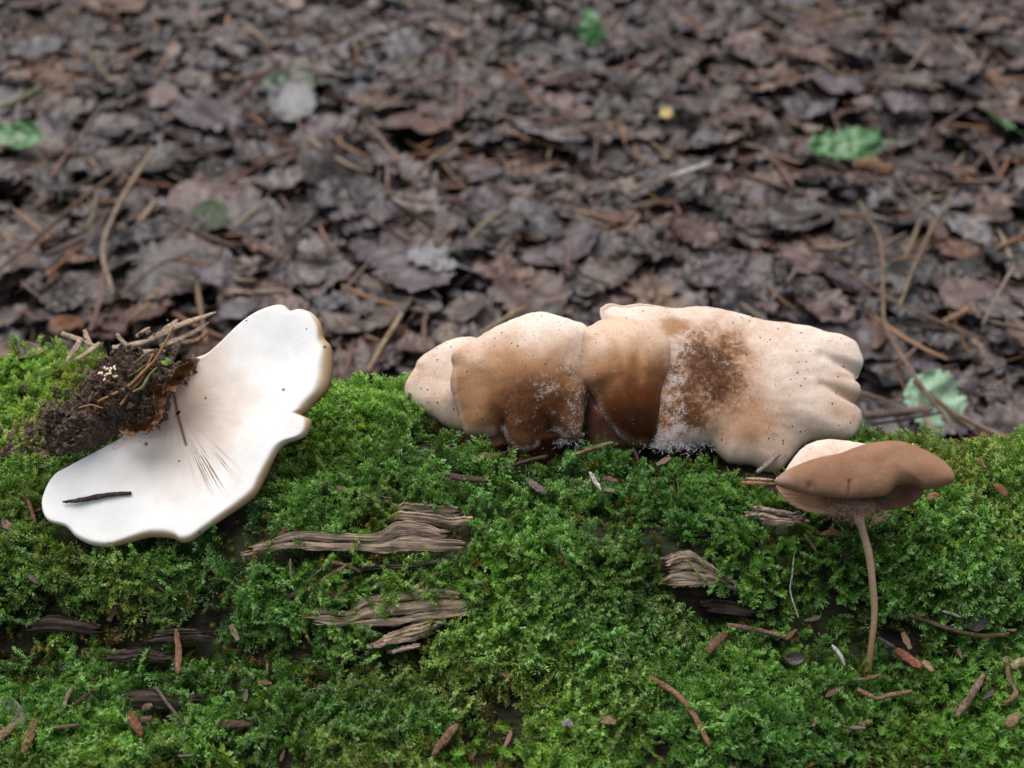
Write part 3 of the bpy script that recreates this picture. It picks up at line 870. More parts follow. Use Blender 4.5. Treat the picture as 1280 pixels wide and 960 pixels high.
def build_white():
    NT = 960
    th, R = polar_outline(W_OUT, WC, NT)
    rin = np.maximum(R - band(th), R * .7)
    rsm = smooth_ring(rin, 34)
    ss = np.concatenate([np.linspace(0.02, 1, 44)])
    rq = ss[None] * (rsm[:, None] + (rin - rsm)[:, None] * sstep(.66, 1, ss)[None])
    PX = WC[0] + rq * np.cos(th)[:, None]; PY_ = WC[1] + rq * np.sin(th)[:, None]
    S = np.repeat(ss[None], NT, 0); TH = np.repeat(th[:, None], len(ss), 1)
    gill = .000010 * np.sin(TH * 160 + 5 * fbm(np.cos(TH) * 4, np.sin(TH) * 4, 9)) * sstep(.05, .25, S) * sstep(1, .92, S)
    rr = np.hypot(PX - WC[0], PY_ - WC[1])
    h = -.0008 * (1 - sstep(0, 1, S)) + .0026 * fbm(PX * .009, PY_ * .009, 52, 2) + gill
    up = pW.to(PX, PY_) + pW.n * h[..., None]
    # rolled margin and outer skin
    t2 = np.linspace(0.12, 1, 9)
    bw = (R - rin)
    PX2 = WC[0] + (rin[:, None] + bw[:, None] * np.sin(t2 * math.pi / 2)[None]) * np.cos(th)[:, None]
    PY2 = WC[1] + (rin[:, None] + bw[:, None] * np.sin(t2 * math.pi / 2)[None]) * np.sin(th)[:, None]
    drop = - (1 - np.cos(t2 * math.pi / 2))[None] * (.0012 + bw[:, None] * .00020) + .0022 * fbm(PX2 * .009, PY2 * .009, 52, 2) * 2.6 / 2.2
    rim = pW.to(PX2, PY2) + pW.n * drop[..., None]
    t3 = np.linspace(.97, .0, 16)
    PX3 = WC[0] + (R[:, None] * t3[None]) * np.cos(th)[:, None]; PY3 = WC[1] + (R[:, None] * t3[None]) * np.sin(th)[:, None]
    back = pW.to(PX3, PY3) - pW.n * (.0045 + .007 * (1 - t3 ** 2))[None, :, None] * np.ones_like(PX3)[..., None]
    V = np.concatenate([up, rim, back], 1)
    NV = V.shape[1]
    f = [tuple(reversed(q)) for q in grid_faces(NT, NV, True)]
    o = mesh_obj('cap', V.reshape(-1, 3), f, M['gill'])
    under(rootW, o)
    PXa = np.concatenate([PX, PX2, PX3], 1).ravel(); PYa = np.concatenate([PY_, PY2, PY3], 1).ravel()
    zone = np.concatenate([np.zeros_like(PX), np.repeat(t2[None], NT, 0), np.ones_like(PX3)], 1).ravel()
    tanw = np.clip((band(np.arctan2(PYa - WC[1], PXa - WC[0])) - 5) / 5, .12, 1)
    rr = np.hypot(PXa - 215, PYa - 505); ang = np.arctan2(PYa - 505, PXa - 215)
    n_ = fbm(PXa * .04, PYa * .04, 81); st = vnoise(ang * 26, rr * .02, 82); st2 = vnoise(ang * 70, rr * .008, 83)
    col = np.tile(WHITE, (len(PXa), 1))
    stain = (1 - sstep(15, 105, rr + 26 * n_)) * (.8 + .2 * st)
    col = lerp(col, np.array([.40, .22, .12]), np.clip(stain * 1.25, 0, 1) * .85)
    col = lerp(col, np.array([.70, .58, .47]), .5 * (1 - sstep(60, 150, rr + 40 * n_)))
    # dark gaps between gills towards the middle of the margin
    crack = (st2 > .25) * np.exp(-(((PXa - 262) / 26) ** 2 + ((PYa - 578) / 26) ** 2)) * np.exp(-(np.sin(ang - math.atan2(585 - 505, 268 - 215)) / .22) ** 2)
    col = lerp(col, np.array([.20, .11, .06]), np.clip(crack * 1.6, 0, .85))
    line = np.exp(-(seg_dist(PXa, PYa, [(217, 490), (222, 520), (232, 555)]) / 2.0) ** 2)
    col = lerp(col, np.array([.12, .05, .02]), np.clip(line, 0, .85))
    col = lerp(col, np.array([.44, .28, .125]), sstep(.02, .42, zone + .12 * n_) * .9 * tanw)
    col = lerp(col, np.array([.12, .05, .012]), sstep(.5, 1, zone) * tanw * (.35 + .5 * np.exp(-(((PXa - 400) / 20) ** 2 + ((PYa - 490) / 30) ** 2))))
    vattr(o, 'skin', np.clip(col, 0, 1), 'FLOAT_COLOR')
    vattr(o, 'gillphase', ang * 1.0)
    vattr(o, 'zone', zone)
    KEEP_OUT.append((catmull(W_OUT, 4, True), pW, .024))
    return o
def make_gill_mat():
    m, nt, b = new_mat('white_gills')
    col = attr(nt, 'skin').outputs['Color']
    pos = geo_co(nt)
    n1 = noise(nt, 150, 4, 0.6, pos)
    mot = ramp(nt, n1.outputs['Fac'], [(0.3, (.93, .92, .91)), (0.6, (1, 1, 1))])
    c = mixc(nt, 1.0, col, mot.outputs[0], 'MULTIPLY')
    v = nd(nt, 'ShaderNodeTexVoronoi', Scale=150.0); nt.links.new(pos, v.inputs['Vector'])
    dot = mth(nt, 'LESS_THAN', v.outputs['Distance'], mth(nt, 'MULTIPLY', mth(nt, 'GREATER_THAN', nd_sep(nt, v.outputs['Color']), 0.66), 0.10))
    c = mixc(nt, mth(nt, 'MULTIPLY', dot, 0.8), c, (.09, .05, .03))
    nt.links.new(c, b.inputs['Base Color'])
    b.inputs['Roughness'].default_value = 0.8
    b.inputs['Specular IOR Level'].default_value = 0.12
    b.inputs['Subsurface Weight'].default_value = 0.15
    b.inputs['Subsurface Radius'].default_value = (1.0, .8, .6)
    b.inputs['Subsurface Scale'].default_value = 0.0012
    ph = attr(nt, 'gillphase').outputs['Fac']
    g = mth(nt, 'SINE', mth(nt, 'MULTIPLY', ph, 230.0))
    nt.links.new(bump(nt, mth(nt, 'ADD', mth(nt, 'MULTIPLY', g, .15), n1.outputs['Fac']), 0.00006, 0.2), b.inputs['Normal'])
    return m
M['gill'] = make_gill_mat()
build_white()
# soil-caked base
S_OUT = [(52, 548), (58, 530), (78, 516), (96, 503), (112, 488), (122, 466), (130, 452), (146, 446), (158, 432), (172, 432), (180, 442), (196, 446), (206, 458), (222, 452), (236, 446), (248, 452),
         (240, 466), (226, 480), (212, 490), (206, 512), (200, 530), (178, 536), (160, 532), (146, 541), (128, 553), (100, 560), (72, 562)]
pS = Plane(pW.to(150., 520.) + pW.n * .003, 52, 4)
o, px, py, s, side = shell('soil_clump', S_OUT, (150, 502), pS,
    lambda S, x, y, R: dome(.010, 1.7, .8)(S) + .0045 * fbm(x * .06, y * .06, 91, 3) + .0042 * fbm(x * .22, y * .22, 92, 4, .65), lambda S, x, y, R: -.0035 * np.ones_like(S), NT=220, NS=60, mat='soil', parent=rootW, jag=.10)
soil = o
# torn orange-brown skin round the base
M['torn'] = make_plain_mat('torn_brown_skin', (.13, .055, .018), .5, .8, 420)
def flap(outl, cen, lift, name='torn_skin', mat='torn', cup=.004):
    o, *_ = shell(name, outl, cen, Plane(pW.p + pW.n * lift, 46, 10), lambda S, x, y, R: cup * S ** 2 + .0030 * fbm(x * .13, y * .13, 93), lambda S, x, y, R: cup * S ** 2 - .0007 + .0030 * fbm(x * .13, y * .13, 93), NT=60, NS=12, mat=mat, parent=rootW, keep=False)
    return o
flap([(204, 494), (208, 480), (218, 472), (224, 461), (234, 458), (243, 449), (253, 453), (244, 462), (249, 468), (236, 474), (236, 484), (226, 482), (221, 493), (212, 489)], (227, 474), .007)
flap([(150, 540), (160, 532), (170, 535), (182, 526), (190, 528), (198, 516), (206, 522), (200, 530), (202, 538), (190, 538), (186, 545), (176, 540), (166, 547)], (181, 534), .006)
flap([(196, 486), (206, 484), (210, 500), (206, 518), (198, 520), (194, 504)], (202, 502), .006)
M['strand'] = make_plain_mat('dead_moss_strand', (.20, .10, .03), .6, .4)
M['strand_dark'] = make_plain_mat('dark_root_fibre', (.085, .058, .042), .8, .5)
M['strand_green'] = make_plain_mat('olive_strand', (.10, .10, .025), .6, .4)
for q, (pts, wpx, mt) in enumerate([([(133, 512), (152, 503), (170, 494), (190, 474), (205, 458), (226, 420)], 5, 'strand'), ([(160, 516), (172, 498), (186, 482), (200, 452)], 5, 'strand'),
                                    ([(140, 505), (158, 508), (164, 498)], 4, 'strand'), ([(176, 500), (188, 494), (196, 480), (206, 470)], 5, 'strand_green'),
                                    ([(180, 462), (192, 452), (206, 446)], 3, 'strand_green'), ([(168, 480), (184, 470), (196, 460)], 3, 'strand_green'), ([(110, 520), (125, 516), (140, 520)], 3, 'strand')]):
    P = [pS.to(float(a), float(b)) + pS.n * (.011 - .001 * (q % 3)) for a, b in pts]
    subpart(soil, tube('root_strand', P, [wpx * .00011, wpx * .00013, wpx * .00008], M[mt], 6, q, .2))
def crumbs(parent, count, seed):
    r = np.random.default_rng(seed); V = []; f = []
    for i in range(count):
        x = 118 + r.normal() * 48; y = 508 - .55 * (x - 118) + r.normal() * 17
        if x > 225 or y > 575: continue
        c = pS.to(x, y) + pS.n * r.uniform(-.001, .009); sz = .0004 + .0013 * r.random() ** 2
        a = len(V)
        for q in ((1, 0, 0), (-1, 0, 0), (0, 1, 0), (0, -1, 0), (0, 0, 1), (0, 0, -1)):
            V.append(c + np.array(q) * sz * r.uniform(.6, 1.4, 3) + r.normal(size=3) * sz * .2)
        f += [(a + i_, a + j_, a + k_) for i_, j_, k_ in ((0, 2, 4), (2, 1, 4), (1, 3, 4), (3, 0, 4), (2, 0, 5), (1, 2, 5), (3, 1, 5), (0, 3, 5))]
    o = mesh_obj('soil_crumbs', V, f, M['soil'], smooth=False); subpart(parent, o); o['kind'] = 'stuff'
crumbs(soil, 900, 44)
M['egg'] = make_plain_mat('cream_granule', (.70, .58, .40), .4, .3)
fuzz('root_fibre', soil, 105, 528, (24, 12), 1100, pS, .0035, M['strand_dark'], .003, 6)
fuzz('root_fibre', soil, 158, 470, (16, 10), 600, pS, .003, M['strand_dark'], .007, 7)
r_ = np.random.default_rng(5)
for q in range(14):
    a, b = 148 + r_.normal() * 7, 478 + r_.normal() * 5
    p = pS.to(a, b) + pS.n * .0115
    d = r_.normal(size=3); d /= np.linalg.norm(d)
    subpart(soil, tube('cream_granule', [p - d * .0007, p, p + d * .0007], [.0002, .0005, .0002], M['egg'], 6, q))

# ------------------------------------------------------------------ moss (stuff): tens of thousands of shoots
def leaf_quad(V, F, T, base, direc, up, L, W, t0, t1):
    """One keeled moss leaf."""
    d = direc / np.linalg.norm(direc)
    sd = np.cross(d, up); nn = np.linalg.norm(sd)
    if nn < 1e-6: return
    sd /= nn; u2 = np.cross(sd, d)
    a = len(V)
    V.extend([base, base + d * L * .42 + sd * W + u2 * W * .45, base + d * L - u2 * L * .10, base + d * L * .42 - sd * W + u2 * W * .45])
    F.append((a, a + 1, a + 2)); F.append((a, a + 2, a + 3))
    T.extend([t0, (t0 + t1) / 2, t1, (t0 + t1) / 2])

def stem_strip(V, F, T, pts, w, t0, t1):
    a = len(V)
    for i, p in enumerate(pts):
        for k in range(3):
            an = 2 * math.pi * k / 3
            V.append(p + np.array([math.cos(an), math.sin(an), 0]) * w); T.append(t0 + (t1 - t0) * i / (len(pts) - 1))
    for i in range(len(pts) - 1):
        for k in range(3):
            b = a + i * 3; k2 = (k + 1) % 3
            F.append((b + k, b + k2, b + 3 + k2, b + 3 + k))

def moss_star(seed):
    r = np.random.default_rng(seed); V, F, T = [], [], []
    H = .0075; bend = r.normal(size=2) * .0016
    cv = lambda t: np.array([bend[0] * t * t, bend[1] * t * t, H * t])
    stem_strip(V, F, T, [cv(t) for t in np.linspace(0, 1, 4)], .00013, 0, .35)
    n = 58
    for i in range(n):
        t = .18 + .82 * (i / n) ** .8
        a = i * 2.399 + r.normal() * .25
        el = math.radians(28 + 42 * t ** 2 + r.normal() * 8)
        d = np.array([math.cos(a) * math.cos(el), math.sin(a) * math.cos(el), math.sin(el)])
        L = (.0013 + .0011 * math.sin(math.pi * min(1, t * .85 + .1))) * (.8 + .4 * r.random())
        leaf_quad(V, F, T, cv(t), d, np.array([0, 0, 1.0]), L, L * .145, .15 + .55 * t, .25 + .75 * t)
    return V, F, T

def moss_feather(seed):
    r = np.random.default_rng(seed); V, F, T = [], [], []
    H = .0125; side = r.normal() * .002; droop = .0045
    cv = lambda t: np.array([side * t * t, droop * t ** 2.2, H * t * (1 - .18 * t)])
    stem_strip(V, F, T, [cv(t) for t in np.linspace(0, 1, 5)], .00014, .1, .5)
    nb = 11
    for i in range(nb):
        t = .12 + .8 * i / nb
        for sgn in (-1, 1):
            if r.random() < .12: continue
            BL = .0042 * (1 - .75 * abs(t - .35)) * (.7 + .5 * r.random())
            bd = np.array([sgn * .85, .25 + .2 * r.normal() * .5, .55 + .2 * r.normal()]); bd /= np.linalg.norm(bd)
            m = 9
            for k in range(m):
                u = (k + .5) / m
                b = cv(t) + bd * BL * u + np.array([0, .0006 * u * u, -.0003 * u * u])
                dd = bd * .75 + r.normal(size=3) * .48
                L = .00125 * (.75 + .5 * r.random()) * (1.1 - .25 * u)
                leaf_quad(V, F, T, b, dd, np.array([0, 1.0, .3]), L, L * .17, .12 + .45 * t + .15 * u, .25 + .45 * t + .3 * u)
    for k in range(8):
        dd = np.array([0, .25, 1.0]) + r.normal(size=3) * .45
        leaf_quad(V, F, T, cv(.9 + .1 * k / 8), dd, np.array([0, 1.0, .3]), .0014, .0003, .8, 1.0)
    return V, F, T

def moss_tuft(seed):
    """Dense short shoot with long narrow spreading leaves."""
    r = np.random.default_rng(seed); V, F, T = [], [], []
    H = .006
    for i in range(38):
        t = .1 + .9 * i / 38
        a = i * 2.399 + r.normal() * .3; el = math.radians(35 + 40 * t + r.normal() * 10)
        d = np.array([math.cos(a) * math.cos(el), math.sin(a) * math.cos(el), math.sin(el)])
        L = .0026 * (.7 + .6 * r.random())
        leaf_quad(V, F, T, np.array([0, 0, H * t]), d, np.array([0, 0, 1.0]), L, L * .075, .1 + .5 * t, .35 + .6 * t)
    return V, F, T

def proto_collection(name, makers, mat):
    c = bpy.data.collections.new(name)
    for i, (V, F, T) in enumerate(makers):
        o = mesh_obj('%s_%02d' % (name, i), V, F, mat, smooth=False, link=False)
        vattr(o, 'tip', T)
        c.objects.link(o)
    return c

def scatter(name, P, rot, scl, idx, tint, coll, mat):
    me = bpy.data.meshes.new(name)
    me.from_pydata([tuple(p) for p in P], [], [])
    me.materials.append(mat)
    o = bpy.data.objects.new(name, me); COL.objects.link(o)
    vattr(o, 'rot', rot, 'FLOAT_VECTOR'); vattr(o, 'scl', scl); vattr(o, 'idx', idx, 'INT'); vattr(o, 'tint', tint, 'FLOAT_COLOR')
    ng = bpy.data.node_groups.new(name + '_nodes', 'GeometryNodeTree')
    ng.interface.new_socket('Geometry', in_out='INPUT', socket_type='NodeSocketGeometry')
    ng.interface.new_socket('Geometry', in_out='OUTPUT', socket_type='NodeSocketGeometry')
    N, L = ng.nodes, ng.links
    gi, go = N.new('NodeGroupInput'), N.new('NodeGroupOutput')
    ci = N.new('GeometryNodeCollectionInfo'); ci.inputs['Collection'].default_value = coll
    ci.inputs['Separate Children'].default_value = True; ci.inputs['Reset Children'].default_value = True
    ip = N.new('GeometryNodeInstanceOnPoints'); ip.inputs['Pick Instance'].default_value = True
    def na(n, t):
        a = N.new('GeometryNodeInputNamedAttribute'); a.data_type = t; a.inputs['Name'].default_value = n; return a.outputs['Attribute']
    e = N.new('FunctionNodeEulerToRotation')
    L.new(na('rot', 'FLOAT_VECTOR'), e.inputs[0]); L.new(e.outputs[0], ip.inputs['Rotation'])
    L.new(na('scl', 'FLOAT'), ip.inputs['Scale']); L.new(na('idx', 'INT'), ip.inputs['Instance Index'])
    L.new(gi.outputs[0], ip.inputs['Points']); L.new(ci.outputs[0], ip.inputs['Instance']); L.new(ip.outputs[0], go.inputs[0])
    md = o.modifiers.new('scatter', 'NODES'); md.node_group = ng
    o['kind'] = 'stuff'
    return o

def aim_euler(D, spin):
    """Euler angles turning +z onto each direction D, after a spin about z."""
    out = np.zeros((len(D), 3))
    for i, d in enumerate(D):
        q = Vector(d).to_track_quat('Z', 'Y')
        m = q.to_matrix() @ Matrix.Rotation(spin[i], 3, 'Z')
        out[i] = m.to_euler()
    return out

def keep_mask(P, caps_only=False):
    px, py, d = to_px(P)
    dist = np.linalg.norm(P - CAM, axis=1)
    bad = np.zeros(len(P), bool)
    for poly, ref, tol in KEEP_OUT:
        ins = in_poly(px, py, poly)
        if isinstance(ref, Plane):
            below = -((P - ref.p) @ ref.n)
            bad |= ins & (below < tol)
        elif not caps_only:
            bad |= ins & (np.abs(dist - ref) < tol)
    return bad

def build_moss():
    protos = [moss_star(s) for s in range(4)] + [moss_feather(10 + s) for s in range(4)] + [moss_tuft(20 + s) for s in range(3)]
    coll = proto_collection('moss_shoot', protos, M['moss'])
    r = np.random.default_rng(3)
    n = 60000
    x = np.concatenate([r.uniform(-.235, .235, n), r.uniform(-.70, .70, 9000)])
    y = np.concatenate([r.uniform(-.135, .072, n), r.uniform(-.24, .09, 9000)])
    z = z_log(x, y)
    nrm = log_normal(x, y)
    slope = 1 / np.clip(nrm[:, 2], .25, 1)
    dens = .78 * slope / 1.6
    patch = fbm(x * 26, y * 34, 101, 3)
    dens *= np.clip(1.0 + .9 * patch, .15, 1.3)
    bare = fbm(x * 18 + 4, y * 60, 111, 3)
    P = np.stack([x, y, z], -1)
    px, py, _ = to_px(P)
    dens *= np.where(bare > .19 - .16 * sstep(560, 300, px) * sstep(690, 760, py), .12, 1)
    # thin, dark strips along the break below the top, as on the photo's lower left
    thin = np.exp(-((py - 800) / 34) ** 2) * sstep(330, 240, px) * .85 + np.exp(-((py - 882) / 24) ** 2 - ((px - 205) / 80) ** 2) * .7
    thin = np.maximum(thin, 1.1 * np.exp(-(((px - 300) / 60) ** 2 + ((py - 665) / 34) ** 2)))  # moss cleared to bare dark log, deepening the shadow under the white mushroom
    thin = np.maximum(thin, .6 * np.exp(-(((px - 1190) / 95) ** 2 + ((py - 805) / 42) ** 2)))
    thin = np.maximum(thin, .3 * np.exp(-(((px - 660) / 50) ** 2 + ((py - 665) / 20) ** 2)))
    thin = np.maximum(thin, .6 * np.exp(-(((px - 980) / 50) ** 2 + ((py - 655) / 14) ** 2)))
    thin = np.maximum(thin, .75 * np.exp(-(((px - 660) / 85) ** 2 + ((py - 592) / 18) ** 2)))
    dens *= 1 - thin
    ok = (r.random(len(x)) < np.clip(dens, 0, 1)) & ~keep_mask(P + nrm * .003) & ~keep_mask(P + nrm * .008 + np.array([0, 0, .002])) & ~keep_mask(P + nrm * .013 + np.array([0, 0, .002]))
    ok &= z > z_ground(x, y) + .004
    x, y, z, P, nrm, patch, px, py = x[ok], y[ok], z[ok], P[ok], nrm[ok], patch[ok], px[ok], py[ok]
    m = len(x)
    lean = r.normal(size=(m, 3)) * .36
    lean[:, 2] *= .4
    # hummocks comb their shoots the same way; steep faces let them hang
    comb = np.stack([fbm(x * 30, y * 30, 121, 2), fbm(x * 30, y * 30, 131, 2) - .25, np.zeros(m)], -1) * .9
    hang = (1 - nrm[:, 2])[:, None] * np.array([0, -.5, -1.1])
    kindn = fbm(x * 14, y * 14, 141, 2)
    idx = np.where(kindn + r.normal(size=m) * .16 > -.10, r.integers(4, 8, m), np.where(kindn + r.normal(size=m) * .16 < -.34, r.integers(8, 11, m), r.integers(0, 4, m)))
    flatc = ((idx > 3) & (idx < 8))[:, None]
    D = nrm * np.where(flatc, .62, .9) + np.array([0, 0, .2]) + lean * np.where(flatc, 1.35, 1) + comb * np.where(flatc, 1.3, .9) + hang
    D /= np.linalg.norm(D, axis=1, keepdims=True)
    scl = (.80 + .5 * r.random(m)) * np.clip(.97 + .35 * patch, .65, 1.25)
    hue = fbm(x * 20, y * 20, 151, 3); br = .52 + .54 * r.random(m) + .42 * hue
    brown = np.clip((fbm(x * 24, y * 40, 161, 3) - .02) * 2.4, 0, 1) * r.random(m) ** .5
    tint = np.stack([br * (.80 + .18 * hue), br * .98 * np.ones(m), br * (1.15 - .2 * hue)], -1)
    tint = lerp(tint, np.stack([br * 1.15, br * .66, br * .9], -1), brown * .7)
    # a low, dark mat of old shoots under the fresh ones and over the bare wood
    n0 = 15000
    xa = r.uniform(-.235, .235, n0); ya = r.uniform(-.135, .072, n0)
    Pa = np.stack([xa, ya, z_log(xa, ya)], -1); na = log_normal(xa, ya)
    oka = (r.random(n0) < .45 + .6 * fbm(xa * 40, ya * 60, 181, 3)) & ~keep_mask(Pa + na * .002) & ~keep_mask(Pa + na * .006)
    Pa, na = Pa[oka], na[oka]; ma = len(Pa)
    Da = na + r.normal(size=(ma, 3)) * .55; Da /= np.linalg.norm(Da, axis=1, keepdims=True)
    old = r.random(ma)[:, None]
    ta = np.where(old < .5, np.array([.95, .50, .62]), np.where(old < .8, np.array([.75, .62, .55]), np.array([.9, .9, .8]))) * (.45 + .5 * r.random(ma))[:, None]
    P = np.concatenate([P, Pa]); nrm = np.concatenate([nrm, na]); D = np.concatenate([D, Da]); tint = np.concatenate([tint, ta])
    scl = np.concatenate([scl, .45 + .45 * r.random(ma)]); idx = np.concatenate([idx, r.integers(0, 11, ma)]); m = len(P)
    print('moss shoots', m)
    o = scatter('moss_carpet', P - nrm * .0008, aim_euler(D, r.uniform(0, 6.28, m)), scl, idx, tint, coll, M['moss'])
    tag(o, 'bright green feathery moss covering the fallen log', 'moss')
build_moss()

# ------------------------------------------------------------------ leaf litter
def leaf_mesh(seed, kind='ovate'):
    r = np.random.default_rng(seed)
    nl, nw = 21, 13
    t = np.linspace(0, 1, nl); w = np.linspace(-1, 1, nw)
    if kind == 'ovate': prof = np.sin(np.pi * t ** .75) ** .75 * .36
    elif kind == 'round': prof = np.sqrt(np.clip(1 - (2 * t - 1) ** 2, 0, 1)) * .46
    elif kind == 'lobed': prof = np.sin(np.pi * t ** 1.1) ** .6 * (.30 + .10 * np.sin(t * 22))
    else: prof = np.sin(np.pi * t) ** .8 * .20
    ser = .035 * np.sign(np.sin(np.arange(nl) * 2.6)) * (prof > .08)
    torn = 1 - .5 * np.clip(np.array([vnoise(k * .45 + seed, 3.3, 7) for k in range(nl)]) - .25, 0, 1)
    torn2 = 1 - .5 * np.clip(np.array([vnoise(k * .45 + seed, 9.3, 8) for k in range(nl)]) - .25, 0, 1)
    curl = r.uniform(-.35, .5); fold = r.uniform(-.1, .3); bendl = r.uniform(-.4, .4); crump = r.uniform(.05, .11)
    V = []; uv = []
    for i in range(nl):
        for j in range(nw):
            pr = (prof[i] + ser[i]) * (torn[i] if w[j] > 0 else torn2[i])
            X = w[j] * pr; Yl = t[i] - .5
            Z = fold * abs(X) * .6 + curl * X * X * 1.3 + bendl * (Yl ** 2) * .6
            Z += crump * fbm(np.array(X * 6 + seed * 3.1), np.array(Yl * 6), seed, 3, .6) * 1.6
            V.append((X * (1 - .25 * abs(curl) * abs(X)), Yl, float(Z) - .05)); uv.append((X, t[i], 0))
    f = grid_faces(nl, nw)
    # petiole
    a = len(V); bz = V[nw // 2][2]
    for k in range(5):
        q = k / 4
        for sx in (-1, 1):
            V.append((sx * .012 + .03 * q * q * (seed % 3 - 1), -.5 - .28 * q, bz + .05 * math.sin(q * 2 + seed))); uv.append((0, 0, 0))
    for k in range(4):
        f.append((a + 2 * k, a + 2 * k + 1, a + 2 * k + 3, a + 2 * k + 2))
    return np.array(V), f, uv

KINDS_ = ['ovate', 'round', 'ovate', 'lobed', 'ovate', 'round', 'narrow', 'ovate', 'lobed', 'round', 'ovate', 'narrow', 'ovate', 'round']
LEAVES = [leaf_mesh(200 + i, k) for i, k in enumerate(KINDS_)]
leaf_meshes = []
for V, f, uv in LEAVES:
    me = bpy.data.meshes.new('dead_leaf'); me.from_pydata([tuple(v) for v in V], [], f)
    me.polygons.foreach_set('use_smooth', [True] * len(me.polygons)); me.materials.append(M['leaf_obj'])
    a = me.attributes.new('leafuv', 'FLOAT_VECTOR', 'POINT'); a.data.foreach_set('vector', np.asarray(uv, np.float32).ravel())
    leaf_meshes.append(me)

PALETTE = [('grey-brown', (.086, .062, .052)), ('dark umber', (.036, .025, .021)), ('purplish grey', (.088, .066, .074)), ('pale tan', (.185, .132, .100)),
           ('reddish brown', (.092, .048, .036)), ('slate grey', (.098, .090, .098)), ('russet', (.125, .062, .034)), ('ashen', (.150, .130, .128)),
           ('blackish', (.020, .015, .014)), ('dull pinkish', (.130, .084, .076))]
PALETTE = [(nm, (c[0] * .85, c[1] * .83, c[2] * .82)) for nm, c in PALETTE]
PAL_W = np.array([1.6, 1.7, 1.9, .4, 1.5, .9, .6, .5, 1.0, .9]); PAL_W /= PAL_W.sum()

def build_litter():
    coll = bpy.data.collections.new('litter_leaf')
    for i, (V, f, uv) in enumerate(LEAVES):
        o = mesh_obj('litter_leaf_%02d' % i, V, f, M['leaf_inst'], link=False)
        vattr(o, 'leafuv', uv, 'FLOAT_VECTOR'); coll.objects.link(o)
    r = np.random.default_rng(8)
    n1, n2 = 19000, 7000
    x = np.concatenate([r.uniform(-.85, .85, n1), r.uniform(-2.2, 2.2, n2)])
    y = np.concatenate([r.uniform(.05, 1.55, n1), r.uniform(-1.2, 3.4, n2)])
    ok = (z_log(x, y) < z_ground(x, y) + .012) | (np.abs(x) > .76) | (y < -.33)
    x, y = x[ok], y[ok]; m = len(x)
    z = z_ground(x, y) + r.uniform(-.004, .010, m)
    tilt = np.abs(r.normal(size=m)) * .30
    az = r.uniform(0, 6.28, m)
    D = np.stack([np.sin(tilt) * np.cos(az), np.sin(tilt) * np.sin(az), np.cos(tilt)], -1)
    flip = r.random(m) < .4
    D[flip] *= -1
    size = .008 + .038 * r.random(m) ** 2.2
    pk = r.choice(len(PALETTE), m, p=PAL_W)
    zone = fbm(x * 5, y * 7, 191, 3)
    tint = np.array([PALETTE[k][1] for k in pk]) * ((.60 + .75 * r.random(m)) * (1 - .5 * np.clip(zone, -.5, .8)))[:, None] * np.stack([1 + .25 * zone, 1 + .05 * zone, 1 - .15 * zone], -1)
    o = scatter('leaf_litter', np.stack([x, y, z], -1), aim_euler(D, r.uniform(0, 6.28, m)), size, r.integers(0, len(LEAVES), m), tint, coll, M['leaf_inst'])
    tag(o, 'deep layer of broken damp brown leaves over the forest floor', 'leaf litter')
build_litter()

def place_leaf(mi, p, size, tilt_az, tilt, spin, color, label, name='dead_leaf', group='dead leaves lying on top of the litter', cat='leaf', flip=False, mat=None, sx=1.0):
    me = leaf_meshes[mi]
    if mat is not None:
        me = me.copy(); me.materials.clear(); me.materials.append(mat)
    o = bpy.data.objects.new(name, me); COL.objects.link(o)
    D = Vector((math.sin(tilt) * math.cos(tilt_az), math.sin(tilt) * math.sin(tilt_az), math.cos(tilt)))
    if flip: D = -D
    o.rotation_euler = (D.to_track_quat('Z', 'Y').to_matrix() @ Matrix.Rotation(spin, 3, 'Z')).to_euler()
    o.location = p; o.scale = (size * sx, size, size * .9)
    o.color = (*color, 1)
    tag(o, label, cat, group)
    return o

